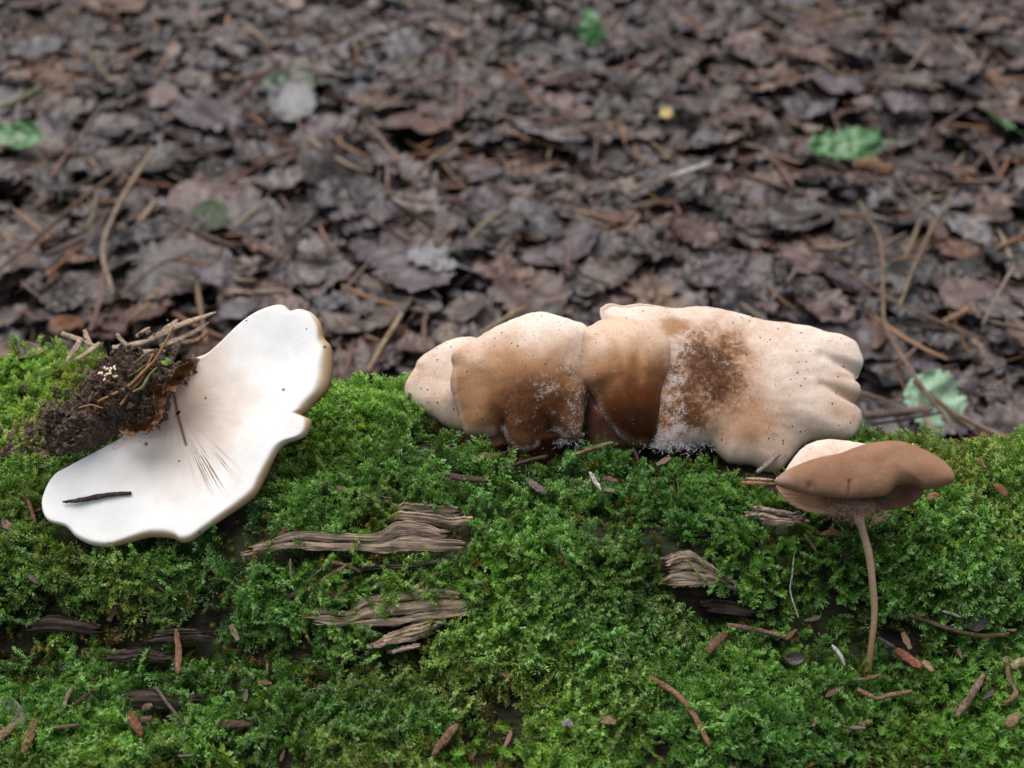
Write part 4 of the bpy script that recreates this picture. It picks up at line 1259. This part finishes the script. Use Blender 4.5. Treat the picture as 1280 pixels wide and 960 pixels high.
SPECIAL_PX = [(738, 30), (1058, 178), (20, 168), (365, 118), (540, 318), (1168, 498), (1095, 208)]
def build_top_leaves():
    r = np.random.default_rng(77)
    cols = ['at the far left', 'left of centre', 'above the white upturned mushroom', 'above the gap between the mushrooms', 'above the mushroom cluster', 'above the lobed cap', 'right of centre', 'at the far right']
    bands = ['along the top edge', 'high in the litter', 'in the upper middle litter', 'in the lower middle litter', 'just behind the log']
    edges = [0, 70, 150, 240, 330, 470]
    xs = np.linspace(-40, 1320, 9)
    forms = ['curled', 'torn', 'crumpled', 'damp']
    count = 0; used = set()
    pts = []
    # jittered grid, finer towards the top where the floor recedes
    for rowi in range(13):
        py0 = -6 + rowi * 36
        for ci in range(24):
            px0 = -20 + ci * 57 + (rowi % 2) * 28
            pts.append((px0 + r.normal() * 14, py0 + r.normal() * 9))
    r.shuffle(pts)
    for (px, py) in pts:
        if count >= 290: break
        if py > 330 + 120 * (px < 480) * 0 + 200 or px < -45 or px > 1330: continue
        lim = 415 + (px > 440) * 40 + (px > 1080) * 60
        if py > lim: continue
        p = hit(px, py, .008, True)
        if z_log(p[0], p[1]) > p[2] - .002 and abs(p[0]) < .7: continue
        ci = int(np.clip(np.searchsorted(xs, px) - 1, 0, 7)); bi = int(np.clip(np.searchsorted(edges, py) - 1, 0, 4))
        free = [(k, fm) for k in range(len(PALETTE)) for fm in range(4) if (ci, bi, k, fm) not in used]
        if not free: continue
        w = np.array([PAL_W[k] for k, _ in free]); k, fm = free[r.choice(len(free), p=w / w.sum())]
        used.add((ci, bi, k, fm))
        c = np.array(PALETTE[k][1]) * r.uniform(.85, 1.15)
        size = .022 + .050 * r.random() ** 1.5
        place_leaf(int(r.integers(0, len(LEAVES))), p + np.array([0, 0, r.uniform(.002, .009)]), size, r.uniform(0, 6.28), abs(r.normal()) * .24, r.uniform(0, 6.28), c,
                   '%s %s dead leaf %s, %s' % (PALETTE[k][0], forms[fm], bands[bi], cols[ci]), flip=r.random() < .4)
        count += 1
    print('leaves', count)
build_top_leaves()

def green_mat(name, c, rough=.4):
    m, nt, b = new_mat(name)
    n = noise(nt, 200, 4, .6, geo_co(nt))
    uv = attr(nt, 'leafuv').outputs['Vector']
    sep = nt.nodes.new('ShaderNodeSeparateXYZ'); nt.links.new(uv, sep.inputs[0])
    ax = mth(nt, 'ABSOLUTE', sep.outputs[0])
    rib = mth(nt, 'LESS_THAN', ax, 0.02)
    side = mth(nt, 'GREATER_THAN', mth(nt, 'SINE', mth(nt, 'MULTIPLY', mth(nt, 'SUBTRACT', sep.outputs[1], ax), 50.0)), .9)
    v = mth(nt, 'MAXIMUM', rib, mth(nt, 'MULTIPLY', side, .5))
    rr = ramp(nt, n.outputs['Fac'], [(0.3, tuple(x * .75 for x in c)), (0.7, tuple(min(1, x * 1.25) for x in c))])
    nt.links.new(mixc(nt, mth(nt, 'MULTIPLY', v, .5), rr.outputs[0], tuple(min(1, x * 1.7 + .03) for x in c)), b.inputs['Base Color'])
    b.inputs['Roughness'].default_value = rough
    return m
M['green_leaf'] = green_mat('fresh_green_leaf', (.032, .115, .026))
M['pale_leaf'] = green_mat('pale_green_leaf', (.24, .37, .25), .6)
M['ash_leaf'] = green_mat('silvery_dead_leaf', (.120, .116, .124), .5)
GG = 'fresh green leaves dropped on the litter'
def special(px, py, mi, size, az, tilt, spin, mat, label, lift=.02, name='green_leaf', group=GG, sx=1.0):
    return place_leaf(mi, hit(px, py, lift, True), size, az, tilt, spin, (1, 1, 1), label, name, group, 'leaf', mat=mat, sx=sx)
special(738, 32, 0, .036, -1.57, .9, .15, M['green_leaf'], 'upright fresh green leaf near the top edge above the cluster', .03)
special(1057, 178, 2, .062, -1.57, .35, 1.66, M['green_leaf'], 'long fresh green leaf with a stalk, above the big lobed cap', .024, sx=.8)
special(18, 168, 4, .045, -1.57, .5, 1.4, M['green_leaf'], 'green leaf tip at the far left edge of the litter', .024, sx=.8)
special(360, 101, 7, .052, -1.57, .3, 1.5, green_mat('dull_green_leaf', (.030, .060, .026)), 'dull green leaf half under a grey leaf above the white mushroom', .022)
special(1168, 500, 1, .034, -1.57, .75, .6, M['pale_leaf'], 'pale mint-green round leaf behind the log on the far side of the brown cap', .02, sx=1.15)
special(540, 320, 3, .036, -1.57, .3, 1.2, M['ash_leaf'], 'silvery lobed dead leaf above the gap between the mushrooms', .024, 'dead_leaf', 'dead leaves lying on top of the litter')
special(365, 126, 5, .046, -1.57, .4, .3, M['ash_leaf'], 'silvery square-ended dead leaf below the dull green leaf', .02, 'dead_leaf', 'dead leaves lying on top of the litter')
special(1247, 146, 6, .036, -1.57, .4, .7, M['green_leaf'], 'narrow green blade near the far right edge of the litter', .022, sx=.5)
special(262, 268, 9, .030, -1.57, .3, 0, green_mat('dark_moss_green', (.020, .042, .008), .7), 'dark green mossy leaf in the litter above the soil clump', .018)
special(833, 140, 9, .012, -1.57, .4, 0, green_mat('yellow_leaf', (.30, .20, .035)), 'tiny yellow leaf scrap above the cluster', .022, 'leaf_scrap', 'leaf scraps')

# ------------------------------------------------------------------ twigs, needles, straws and scales: each one its own thing
def colmat(c, far=False):
    key = 'bit_%d_%d_%d' % c + str(far)
    if key not in M:
        M[key] = make_wood_mat('dry_plant_%d_%d_%d' % c, *[tuple((v * .7 + sum(srgb(*c)) / 3 * .3) * k for v in srgb(*c)) for k in ((.35, .85, 1.4) if far else (.30, .72, 1.2))], (260, 260, 260))
    return M[key]

FLATNESS = {'bark_chip': .32, 'bud_scale': .38, 'leaf_scrap': .22, 'wood_crumb': .6, 'conifer_needle': .55, 'dry_straw': .4}
TAPERS = {'bark_chip': (.55, 1, 1.05, .9, .35), 'bud_scale': (.2, .8, 1.1, .9, .5), 'leaf_scrap': (.3, 1, .4), 'wood_crumb': (.5, 1, .6), 'conifer_needle': (.35, 1, 1, .9, .3), 'dry_straw': (.8, 1, .95, .8, .25), 'twig': (.8, 1, .85, 1, .6)}
def bit(name, pts, wpx, c, label, cat, group=None, far=False, lift=None, flat=None, on=None, taper=None):
    flat = flat or FLATNESS.get(name, .85); taper = taper or TAPERS.get(name, (.7, 1, .8))
    P = []
    for i, (a, b) in enumerate(pts):
        if on is not None: P.append(on.to(float(a), float(b)) + on.n * (lift or .001))
        else: P.append(hit(a, b, (lift if lift is not None else (.022 if far else MOSS_H + .0040)), far))
    P = np.array(P)
    if on is None and len(P) > 2:          # stiff things do not follow every bump
        z0, z1 = P[0], P[-1]
        for i in range(1, len(P) - 1):
            dd = ray(*pts[i]); want = np.linalg.norm(z0 - CAM) * (1 - i / (len(P) - 1)) + np.linalg.norm(z1 - CAM) * i / (len(P) - 1)
            cur = np.linalg.norm(P[i] - CAM)
            P[i] = CAM + dd * min(cur, .5 * cur + .5 * want)
    dist = np.linalg.norm(P.mean(0) - CAM)
    r = wpx * (.42 if name in ('twig', 'conifer_needle', 'moss_stalk') else .5) * dist / FPX
    if len(P) == 2: P = np.array([P[0], (P[0] + P[1]) / 2 + np.array([0, 0, r * .4]), P[1]])
    global BITN
    BITN += 1
    o = tube(name, P, [r * t for t in taper], colmat(c, far or name == 'dry_straw'), 9, BITN, .30, flat)
    tag(o, label, cat, group)
    return o
BITN = 0
NG = 'needles and small twigs on the moss'
bit('conifer_needle', [(79, 628), (100, 626), (130, 620), (165, 617)], 7, (84, 62, 62), 'dark purple-brown needle lying on the white gills', 'needle', NG, on=pW, lift=.0012, taper=(.3, 1, 1, .7))
TW = [
 ('bud_scale', [(220, 786), (223, 812), (222, 842)], 9, (150, 98, 62), 'upright orange-brown scale below the white mushroom', 'bud scale'),
 ('twig', [(194, 858), (210, 880), (231, 908)], 5, (122, 104, 88), 'thin grey-brown twig slanting below the upright orange scale', 'twig'),
 ('conifer_needle', [(177, 714), (190, 725), (208, 742)], 5, (112, 98, 90), 'short grey needle just under the edge of the white mushroom', 'needle'),
 ('conifer_needle', [(90, 858), (82, 875), (78, 892)], 6, (150, 128, 98), 'short tan needle standing above the grey leaf scrap', 'needle'),
 ('conifer_needle', [(62, 911), (82, 908), (102, 906)], 5, (140, 118, 88), 'tan needle lying level at the lower left of the log', 'needle'),
 ('twig', [(92, 882), (110, 868), (132, 852)], 7, (92, 70, 52), 'dark brown twig beside the short tan needle', 'twig'),
 ('bark_chip', [(160, 890), (168, 903), (177, 920)], 11, (148, 92, 50), 'orange bark chip leaning in the dark gap at the lower left', 'bark chip'),
 ('bark_chip', [(46, 896), (38, 918), (28, 942)], 11, (138, 90, 56), 'orange-brown bark chip next to the grey leaf scrap', 'bark chip'),
 ('bark_chip', [(-4, 926), (8, 914), (20, 904)], 9, (150, 112, 78), 'tan bark chip cut by the left edge', 'bark chip'),
 ('wood_crumb', [(178, 888), (190, 882)], 9, (146, 116, 86), 'pale wood crumb beside the leaning orange chip', 'wood crumb'),
 ('wood_crumb', [(176, 902), (190, 898)], 8, (120, 86, 64), 'brown wood crumb under the pale crumb', 'wood crumb'),
 ('bark_chip', [(272, 908), (292, 905), (315, 906)], 9, (96, 66, 48), 'dark brown chip sunk in moss at the bottom, left of centre', 'bark chip'),
 ('twig', [(812, 846), (845, 868), (868, 895), (887, 933)], 9, (150, 106, 62), 'curved orange-brown twig lying on the moss at the bottom', 'twig'),
 ('bud_scale', [(540, 946), (555, 925), (572, 905)], 10, (134, 98, 62), 'pointed brown scale in the moss at the bottom centre', 'bud scale'),
 ('moss_stalk', [(686, 720), (684, 731), (690, 740), (697, 747)], 4, (190, 160, 124), 'small hooked pale stalk on the steep moss below the cluster', 'stalk'),
 ('moss_stalk', [(655, 760), (668, 752), (676, 742)], 4, (168, 148, 92), 'short yellowish stalk beside the small hooked pale stalk', 'stalk'),
 ('conifer_needle', [(737, 590), (743, 600), (751, 612)], 7, (205, 200, 192), 'whitish needle under the rust-brown cap', 'needle'),
 ('bark_chip', [(752, 599), (762, 599), (772, 601)], 6, (140, 100, 84), 'pinkish chip next to the whitish needle', 'bark chip'),
 ('twig', [(715, 569), (740, 561), (766, 553)], 7, (150, 112, 78), 'broken tan twig with a pale end under the rust-brown cap', 'twig'),
 ('twig', [(628, 586), (655, 577), (684, 570)], 6, (92, 64, 60), 'dark reddish twig under the brown two-lobed cap', 'twig'),
 ('bark_chip', [(884, 816), (895, 803), (910, 790)], 10, (132, 88, 58), 'stubby brown chip below the hollow in the log', 'bark chip'),
 ('twig', [(908, 781), (945, 787), (985, 797)], 7, (140, 104, 92), 'pinkish-brown twig lying level below the hollow in the log', 'twig'),
 ('twig', [(1096, 797), (1108, 803), (1120, 811)], 6, (88, 80, 86), 'short dark grey twig end behind the thin stalk', 'twig'),
 ('bud_scale', [(1116, 810), (1132, 820), (1152, 833)], 12, (170, 96, 62), 'orange-red bud scale beside the foot of the thin stalk', 'bud scale'),
 ('bark_chip', [(1154, 826), (1160, 832), (1167, 840)], 8, (176, 132, 96), 'small tan chip at the tip of the orange-red scale', 'bark chip'),
 ('bark_chip', [(1231, 841), (1215, 868), (1195, 896)], 9, (142, 112, 92), 'straight tan-grey chip slanting at the lower right', 'bark chip'),
 ('twig', [(1072, 861), (1095, 873), (1112, 869), (1140, 864)], 7, (146, 110, 74), 'forked tan twig lying below the foot of the thin stalk', 'twig'),
 ('conifer_needle', [(1070, 850), (1085, 848), (1102, 843)], 5, (140, 102, 76), 'brown needle across the foot of the thin stalk', 'needle'),
 ('twig', [(1135, 768), (1180, 784), (1225, 795), (1262, 792)], 7, (98, 78, 48), 'long olive-brown twig near the right edge of the log', 'twig'),
 ('twig', [(1258, 820), (1261, 848), (1270, 866), (1256, 880)], 7, (148, 110, 74), 'bent tan twig close to the right edge', 'twig'),
 ('bark_chip', [(1264, 834), (1274, 829), (1288, 824)], 10, (180, 146, 104), 'yellowish chip cut by the right edge', 'bark chip'),
 ('bark_chip', [(1258, 909), (1266, 900), (1277, 892)], 12, (150, 122, 76), 'short olive-tan chip low at the right edge', 'bark chip'),
 ('conifer_needle', [(1178, 764), (1190, 767), (1202, 772)], 4, (170, 158, 146), 'thin pale needle above the long olive-brown twig', 'needle'),
 ('conifer_needle', [(925, 603), (945, 604), (970, 605)], 6, (176, 112, 64), 'orange needle poking out left of the brown cap, lower of two', 'needle'),
 ('conifer_needle', [(932, 598), (950, 599), (968, 600)], 5, (196, 160, 116), 'tan needle poking out left of the brown cap, upper of two', 'needle'),
 ('conifer_needle', [(950, 637), (975, 639), (1003, 646)], 6, (160, 138, 118), 'grey-tan needle on the wood below the brown cap', 'needle'),
 ('bud_scale', [(1024, 668), (1040, 665), (1054, 668)], 7, (190, 118, 52), 'bright orange scale in the moss left of the thin stalk', 'bud scale'),
 ('bark_chip', [(1088, 655), (1100, 650), (1114, 643)], 7, (176, 140, 112), 'pale chip hanging under the brown cap right of the stalk', 'bark chip'),
 ('bark_chip', [(1160, 624), (1166, 620), (1174, 619)], 8, (168, 110, 80), 'reddish chip in the moss right of the brown cap', 'bark chip'),
 ('conifer_needle', [(1205, 632), (1212, 640), (1218, 648)], 5, (110, 90, 80), 'dark needle in the moss right of the brown cap', 'needle'),
 ('bud_scale', [(1242, 606), (1249, 610), (1258, 620)], 10, (160, 100, 56), 'orange-brown scale near the right edge of the moss top', 'bud scale'),
 ('twig', [(350, 749), (385, 736), (410, 722), (436, 705)], 8, (130, 92, 78), 'reddish-brown twig leaning between the two wood slabs', 'twig'),
 ('twig', [(382, 728), (396, 716), (412, 704)], 4, (140, 126, 104), 'thin pale twig crossing under the long grey sliver', 'twig'),
 ('conifer_needle', [(363, 698), (363, 712), (365, 728)], 3, (150, 132, 96), 'thin upright straw under the long grey sliver', 'needle'),
 ('bark_chip', [(516, 737), (530, 727), (548, 716)], 6, (160, 124, 90), 'tan chip above the broad wood slab', 'bark chip'),
 ('twig', [(408, 702), (430, 706), (452, 716)], 6, (120, 84, 58), 'brown splinter twig just beneath the long grey sliver', 'twig'),
 ('wood_crumb', [(468, 732), (473, 731), (479, 732)], 7, (206, 176, 148), 'pale pink crumb in the dark gap between the wood slabs', 'wood crumb'),
 ('bud_scale', [(414, 736), (419, 744), (424, 750)], 8, (186, 112, 58), 'orange flake between the wood slabs, lower of two', 'bud scale'),
 ('bud_scale', [(424, 740), (429, 735), (434, 730)], 7, (190, 120, 66), 'orange flake between the wood slabs, upper of two', 'bud scale'),
 ('moss_stalk', [(993, 690), (990, 720), (988, 740), (998, 772)], 2.6, (190, 190, 165), 'thin pale thread hanging down the moss face left of the stalk', 'thread'),
 ('moss_stalk', [(858, 700), (872, 716), (882, 726), (880, 734)], 4, (150, 170, 60), 'yellow-green moss stalk bending over the grey wood ledge', 'stalk'),
 ('conifer_needle', [(1040, 806), (1050, 818), (1056, 832)], 6, (190, 186, 180), 'pale grey sliver left of the foot of the thin stalk', 'needle'),
 ('wood_crumb', [(846, 792), (852, 790), (858, 793)], 6, (120, 84, 70), 'small brown crumb below the hollow, beside the stubby chip', 'wood crumb'),
 ('wood_crumb', [(710, 805), (716, 803), (722, 805)], 8, (150, 100, 52), 'round orange crumb at the foot of the steep moss', 'wood crumb'),
 ('leaf_scrap', [(750, 903), (760, 900), (770, 904)], 12, (168, 134, 76), 'small yellowish leaf scrap in the bottom moss', 'leaf scrap'),
 ('leaf_scrap', [(703, 908), (709, 903), (716, 908)], 11, (150, 150, 142), 'small round grey scrap in the bottom moss', 'leaf scrap'),
 ('bark_chip', [(95, 690), (103, 694), (112, 702)], 8, (112, 78, 58), 'brown chip under the lower left rim of the white mushroom', 'bark chip'),
 ('conifer_needle', [(32, 620), (40, 640), (44, 655)], 6, (140, 96, 60), 'brown needle left of the white mushroom rim', 'needle'),
 ('bark_chip', [(2, 650), (10, 658), (20, 666)], 9, (150, 118, 92), 'tan chip at the left edge beside the white mushroom', 'bark chip'),
 ('bark_chip', [(390, 612), (402, 606), (414, 612)], 12, (66, 54, 50), 'round blackish bark lump in the moss right of the white mushroom', 'bark chip'),
 ('conifer_needle', [(415, 514), (425, 516), (440, 513)], 4, (170, 146, 116), 'tiny tan needle in the moss between white mushroom and cluster', 'needle'),
 ('bark_chip', [(590, 578), (605, 570), (622, 574)], 9, (120, 84, 64), 'brown flake at the foot of the brown two-lobed cap', 'bark chip'),
 ('bark_chip', [(556, 594), (580, 598), (612, 600)], 8, (104, 76, 66), 'reddish-brown flake in the moss below the cream end cap', 'bark chip'),
 ('bark_chip', [(660, 600), (672, 610), (684, 616)], 10, (112, 100, 96), 'grey wood flake on the moss below the cluster', 'bark chip'),
]
for nm, pts, w, c, lab, cat in TW:
    bit(nm, pts, w, c, lab, cat, NG)
bit('wood_sliver', [(945, 592), (960, 580), (973, 568)], 7, (150, 132, 122), 'grey wood sliver leaning on the front lobe of the big cream cap', 'wood sliver', NG, on=Plane(pD.p + pD.n * .006, 54, 6), lift=.001)

def chip(name, outl, cen, plane, mat, label, cat, group=None, th=.0012, cup=.001):
    o, *_ = shell(name, outl, cen, plane, lambda S, x, y, R: th * .5 + cup * S ** 2 + .0012 * fbm(x * .07, y * .07, 95), lambda S, x, y, R: -th * .5 + cup * S ** 2 + .0012 * fbm(x * .07, y * .07, 95), NT=48, NS=10, mat=mat, keep=False)
    tag(o, label, cat, group); return o
M['chip_grey'] = make_plain_mat('grey_leaf_scrap', srgb(118, 112, 104), .6, .3, 250)
M['chip_dark'] = make_plain_mat('dark_leaf_scrap', srgb(66, 60, 58), .5, .4, 250)
M['chip_brown'] = make_plain_mat('brown_leaf_scrap', srgb(90, 62, 48), .5, .4, 250)
M['chip_russet'] = make_plain_mat('russet_leaf_scrap', srgb(110, 68, 44), .5, .4, 250)
LS = 'leaf scraps'
chip('leaf_scrap', [(2, 876), (12, 871), (24, 879), (32, 892), (33, 916), (26, 912), (14, 898)], (20, 890), Plane(hit(18, 892, .007), 60), 'chip_grey', 'grey leaf scrap in the moss at the lower left corner', 'leaf scrap', LS)
chip('leaf_scrap', [(1205, 782), (1214, 770), (1232, 765), (1240, 768), (1234, 780), (1220, 790)], (1222, 777), Plane(hit(1222, 777, .008), 55), 'chip_dark', 'dark grey leaf scrap above the long olive-brown twig', 'leaf scrap', LS)
chip('leaf_scrap', [(980, 824), (988, 816), (1000, 818), (1004, 826), (992, 832)], (992, 824), Plane(hit(992, 824, .007), 60), 'chip_dark', 'small dark scrap in the bottom moss left of the stalk foot', 'leaf scrap', LS)
chip('dead_leaf', [(-10, 446), (0, 434), (22, 429), (44, 432), (58, 440), (40, 448), (14, 452)], (22, 441), Plane(hit(22, 448, .008), 70), 'chip_brown', 'flat brown leaf on the mossy back edge at the far left', 'leaf', LS)
chip('dead_leaf', [(64, 412), (66, 400), (84, 396), (104, 402), (102, 416), (82, 418)], (84, 408), Plane(hit(84, 414, .008), 55), 'chip_russet', 'russet leaf behind the moss tuft at the back edge, left', 'leaf', LS)
chip('leaf_scrap', [(172, 735), (180, 728), (192, 732), (190, 744), (178, 746)], (182, 737), Plane(hit(182, 737, .007), 60), 'chip_dark', 'dark scrap by the short grey needle under the white mushroom', 'leaf scrap', LS)

# dry straws behind the soil clump
SG = 'dry straws on the back edge of the log'
ST = [([(78, 418), (100, 426), (124, 436)], 6, 'straw pointing towards the upper left corner of the straw heap'), ([(104, 426), (94, 442), (84, 456)], 7, 'short thick straw slanting down, first of the heap from the left'),
      ([(126, 430), (110, 442), (92, 452)], 6, 'straw slanting down beside the short thick straw'), ([(106, 414), (110, 424), (116, 434)], 6, 'small upright straw in the left of the heap'),
      ([(142, 438), (166, 434), (192, 428)], 7, 'straw lying level in the middle of the heap'), ([(188, 430), (226, 412), (272, 395)], 8, 'longest flat straw rising to the white mushroom'),
      ([(200, 434), (236, 420), (262, 404)], 6, 'straw lying just below the longest flat straw'), ([(148, 422), (156, 432), (168, 442)], 5, 'short straw crossing the middle of the heap'),
      ([(160, 440), (184, 441), (208, 440)], 6, 'straw lying level under the middle of the heap'), ([(172, 426), (180, 420), (190, 414)], 5, 'tiny straw tip above the middle of the heap'),
      ([(206, 418), (216, 412), (224, 404)], 8, 'broad pinkish straw flake behind the longest straw'), ([(228, 430), (246, 426), (264, 414)], 6, 'brown straw at the right end of the heap')]
for pts, w, lab in ST:
    bit('dry_straw', pts, w, (186, 156, 126) if 'brown' not in lab else (150, 108, 76), lab, 'straw', SG, on=Plane(hit(150, 455, .011), 62, 8), lift=.001 + .0012 * (w % 3))

# twigs and stalks lying in the litter
BG = 'twigs and stalks lying in the leaf litter'
BT = [
 ([(192, 188), (160, 235), (133, 290), (130, 325), (142, 368)], 8, (150, 126, 100), 'long arched pale twig at the left of the litter'),
 ([(-10, 345), (55, 290), (120, 235), (190, 190)], 6, (108, 80, 60), 'long thin brown twig running to the top of the arched twig'),
 ([(122, 238), (118, 262), (108, 290)], 7, (120, 104, 80), 'short olive twig beside the arched pale twig'),
 ([(60, 345), (80, 325), (104, 305)], 6, (150, 92, 56), 'orange-brown twig in the tangle at the left, lower one'),
 ([(20, 320), (44, 305), (70, 296)], 5, (130, 86, 58), 'orange-brown twig in the tangle at the left, upper one'),
 ([(150, 368), (200, 330), (236, 318)], 5, (120, 98, 82), 'thin grey twig behind the straw heap'),
 ([(0, 135), (28, 122), (52, 108)], 9, (120, 124, 84), 'pale olive stalk near the upper left edge'),
 ([(292, 128), (330, 95), (352, 75)], 8, (96, 62, 48), 'dark red-brown twig above the white mushroom'),
 ([(510, 226), (545, 195), (592, 165)], 8, (134, 106, 86), 'straight tan twig above the gap between the mushrooms'),
 ([(502, 392), (482, 425), (460, 464)], 8, (172, 142, 104), 'tan straw standing behind the moss between the mushrooms'),
 ([(658, 383), (628, 400), (598, 418)], 7, (166, 136, 96), 'tan straw just above the brown two-lobed cap'),
 ([(888, 204), (866, 212), (838, 220)], 8, (196, 192, 186), 'whitish straw in the litter above the big lobed cap'),
 ([(838, 222), (812, 230), (786, 238)], 6, (140, 122, 100), 'tan twig continuing the whitish straw'),
 ([(700, 168), (745, 160), (795, 148)], 6, (132, 108, 84), 'thin tan twig above the middle of the cluster'),
 ([(1186, 246), (1160, 295), (1140, 340), (1124, 385)], 5, (130, 114, 84), 'thin olive stalk rising behind the brown cap'),
 ([(1078, 262), (1100, 300), (1104, 360), (1108, 410), (1150, 480), (1200, 543)], 6, (130, 104, 84), 'long bent stalk crossing the pale mint leaf'),
 ([(1268, 332), (1245, 372), (1228, 408)], 5, (142, 124, 104), 'thin stalk near the right edge of the litter'),
 ([(1060, 340), (1110, 372), (1170, 400), (1230, 425)], 6, (120, 92, 70), 'thin brown twig lying level behind the brown cap'),
 ([(1180, 402), (1196, 394), (1212, 384)], 9, (160, 122, 88), 'short tan stick behind the mint leaf'),
 ([(1080, 520), (1130, 515), (1165, 512)], 12, (120, 92, 84), 'thick brown stick beside the mint leaf'),
 ([(1080, 532), (1130, 524), (1176, 516)], 5, (66, 56, 56), 'dark thin twig under the thick brown stick'),
 ([(415, 52), (445, 38), (470, 25)], 6, (110, 92, 72), 'short twig high in the litter left of centre'),
 ([(1020, 30), (1050, 20), (1082, 14)], 7, (132, 108, 74), 'olive twig near the top edge above the lobed cap'),
 ([(508, 92), (514, 84), (524, 72)], 7, (122, 112, 82), 'short olive stalk near the top, left of centre'),
 ([(700, 268), (730, 276), (762, 284)], 5, (140, 116, 92), 'pale thin twig lying level above the rust-brown cap'),
 ([(780, 290), (792, 278), (800, 268)], 6, (146, 118, 92), 'short tan twig above the rust-brown cap'),
 ([(640, 270), (652, 252), (668, 230)], 5, (140, 118, 98), 'short pale twig above the two-lobed cap'),
 ([(480, 236), (500, 246), (540, 254)], 6, (130, 100, 82), 'brown twig in the middle litter left of the silvery leaf'),
 ([(1220, 395), (1250, 405), (1285, 412)], 6, (120, 104, 92), 'grey twig at the right edge behind the log'),
 ([(160, 400), (180, 385), (186, 378)], 6, (150, 122, 92), 'tan twig tip above the straw heap'),
]
for pts, w, c, lab in BT:
    bit('twig', pts, w, c, lab, 'twig', BG, far=True, lift=.029 if w > 5 else .034)
bit('spruce_cone_piece', [(1066, 206), (1090, 207), (1115, 214)], 22, (134, 92, 60), 'chunky orange-brown cone fragment below the long green leaf', 'cone piece', None, far=True, lift=.022, taper=(.5, 1, .7))

# fine crumbs in the moss (stuff): bits of bark, needle ends and bud scales too small to pick apart
def build_crumbs():
    def crumb(seed):
        r = np.random.default_rng(seed)
        L, W, H = 1.0, (r.uniform(.16, .34) if seed < 5 else r.uniform(.030, .055)), (r.uniform(.08, .2) if seed < 5 else .03)
        V = []
        for i in range(5):
            t = i / 4 - .5; w = W * (1 - (2 * t) ** 4 * .5) * (.35 + .4 * r.random())
            for a, b in ((-1, -1), (1, -1), (1, 1), (-1, 1)):
                V.append(np.array([t * L, a * w + .12 * t * t * (seed % 3 - 1), b * H * .5 + .1 * t * t]))
        F = []
        for i in range(4):
            for k in range(4):
                F.append((i * 4 + k, i * 4 + (k + 1) % 4, i * 4 + 4 + (k + 1) % 4, i * 4 + 4 + k))
        F += [(0, 3, 2, 1), (16, 17, 18, 19)]
        return V, F, [0] * len(V)
    m, nt, b = new_mat('crumb'); nt.links.new(attr(nt, 'tint', 'INSTANCER').outputs['Color'], b.inputs['Base Color']); b.inputs['Roughness'].default_value = .6
    coll = proto_collection('crumb', [crumb(s) for s in range(9)], m)
    r = np.random.default_rng(31); n = 2600
    x = r.uniform(-.24, .24, n); y = r.uniform(-.13, .05, n)
    P = np.stack([x, y, z_log(x, y) + r.uniform(.001, .011, n)], -1)
    nrm = log_normal(x, y)
    ok = ~keep_mask(P) & (fbm(x * 25, y * 25, 171, 2) + .25 * r.normal(size=n) > -.1)
    P, nrm = P[ok], nrm[ok]; k = len(P)
    D = nrm + r.normal(size=(k, 3)) * .35
    pal = np.array([srgb(120, 84, 58), srgb(140, 98, 62), srgb(90, 66, 54), srgb(70, 54, 48), srgb(140, 120, 96), srgb(110, 76, 66)]) * .5
    o = scatter('moss_debris', P, aim_euler(D, r.uniform(0, 6.28, k)), .0012 + .0055 * r.random(k) ** 2.4, r.integers(2, 9, k), pal[r.integers(0, len(pal), k)], coll, m)
    tag(o, 'fine brown crumbs of bark and needles sprinkled through the moss', 'debris')
    # and needle-fine bits through the litter
    n = 5000
    x = r.uniform(-.8, .8, n); y = r.uniform(.08, 1.5, n)
    ok = z_log(x, y) < z_ground(x, y)
    x, y = x[ok], y[ok]; k = len(x)
    D = np.array([0, 0, 1.0]) + r.normal(size=(k, 3)) * .3
    o = scatter('litter_debris', np.stack([x, y, z_ground(x, y) + r.uniform(.006, .02, k)], -1), aim_euler(D, r.uniform(0, 6.28, k)), .008 + .055 * r.random(k) ** 2.2, r.integers(5, 9, k), (pal * 1.35)[r.integers(0, len(pal), k)], coll, m)
    tag(o, 'fine needles and bark crumbs strewn over the leaf litter', 'debris')
build_crumbs()
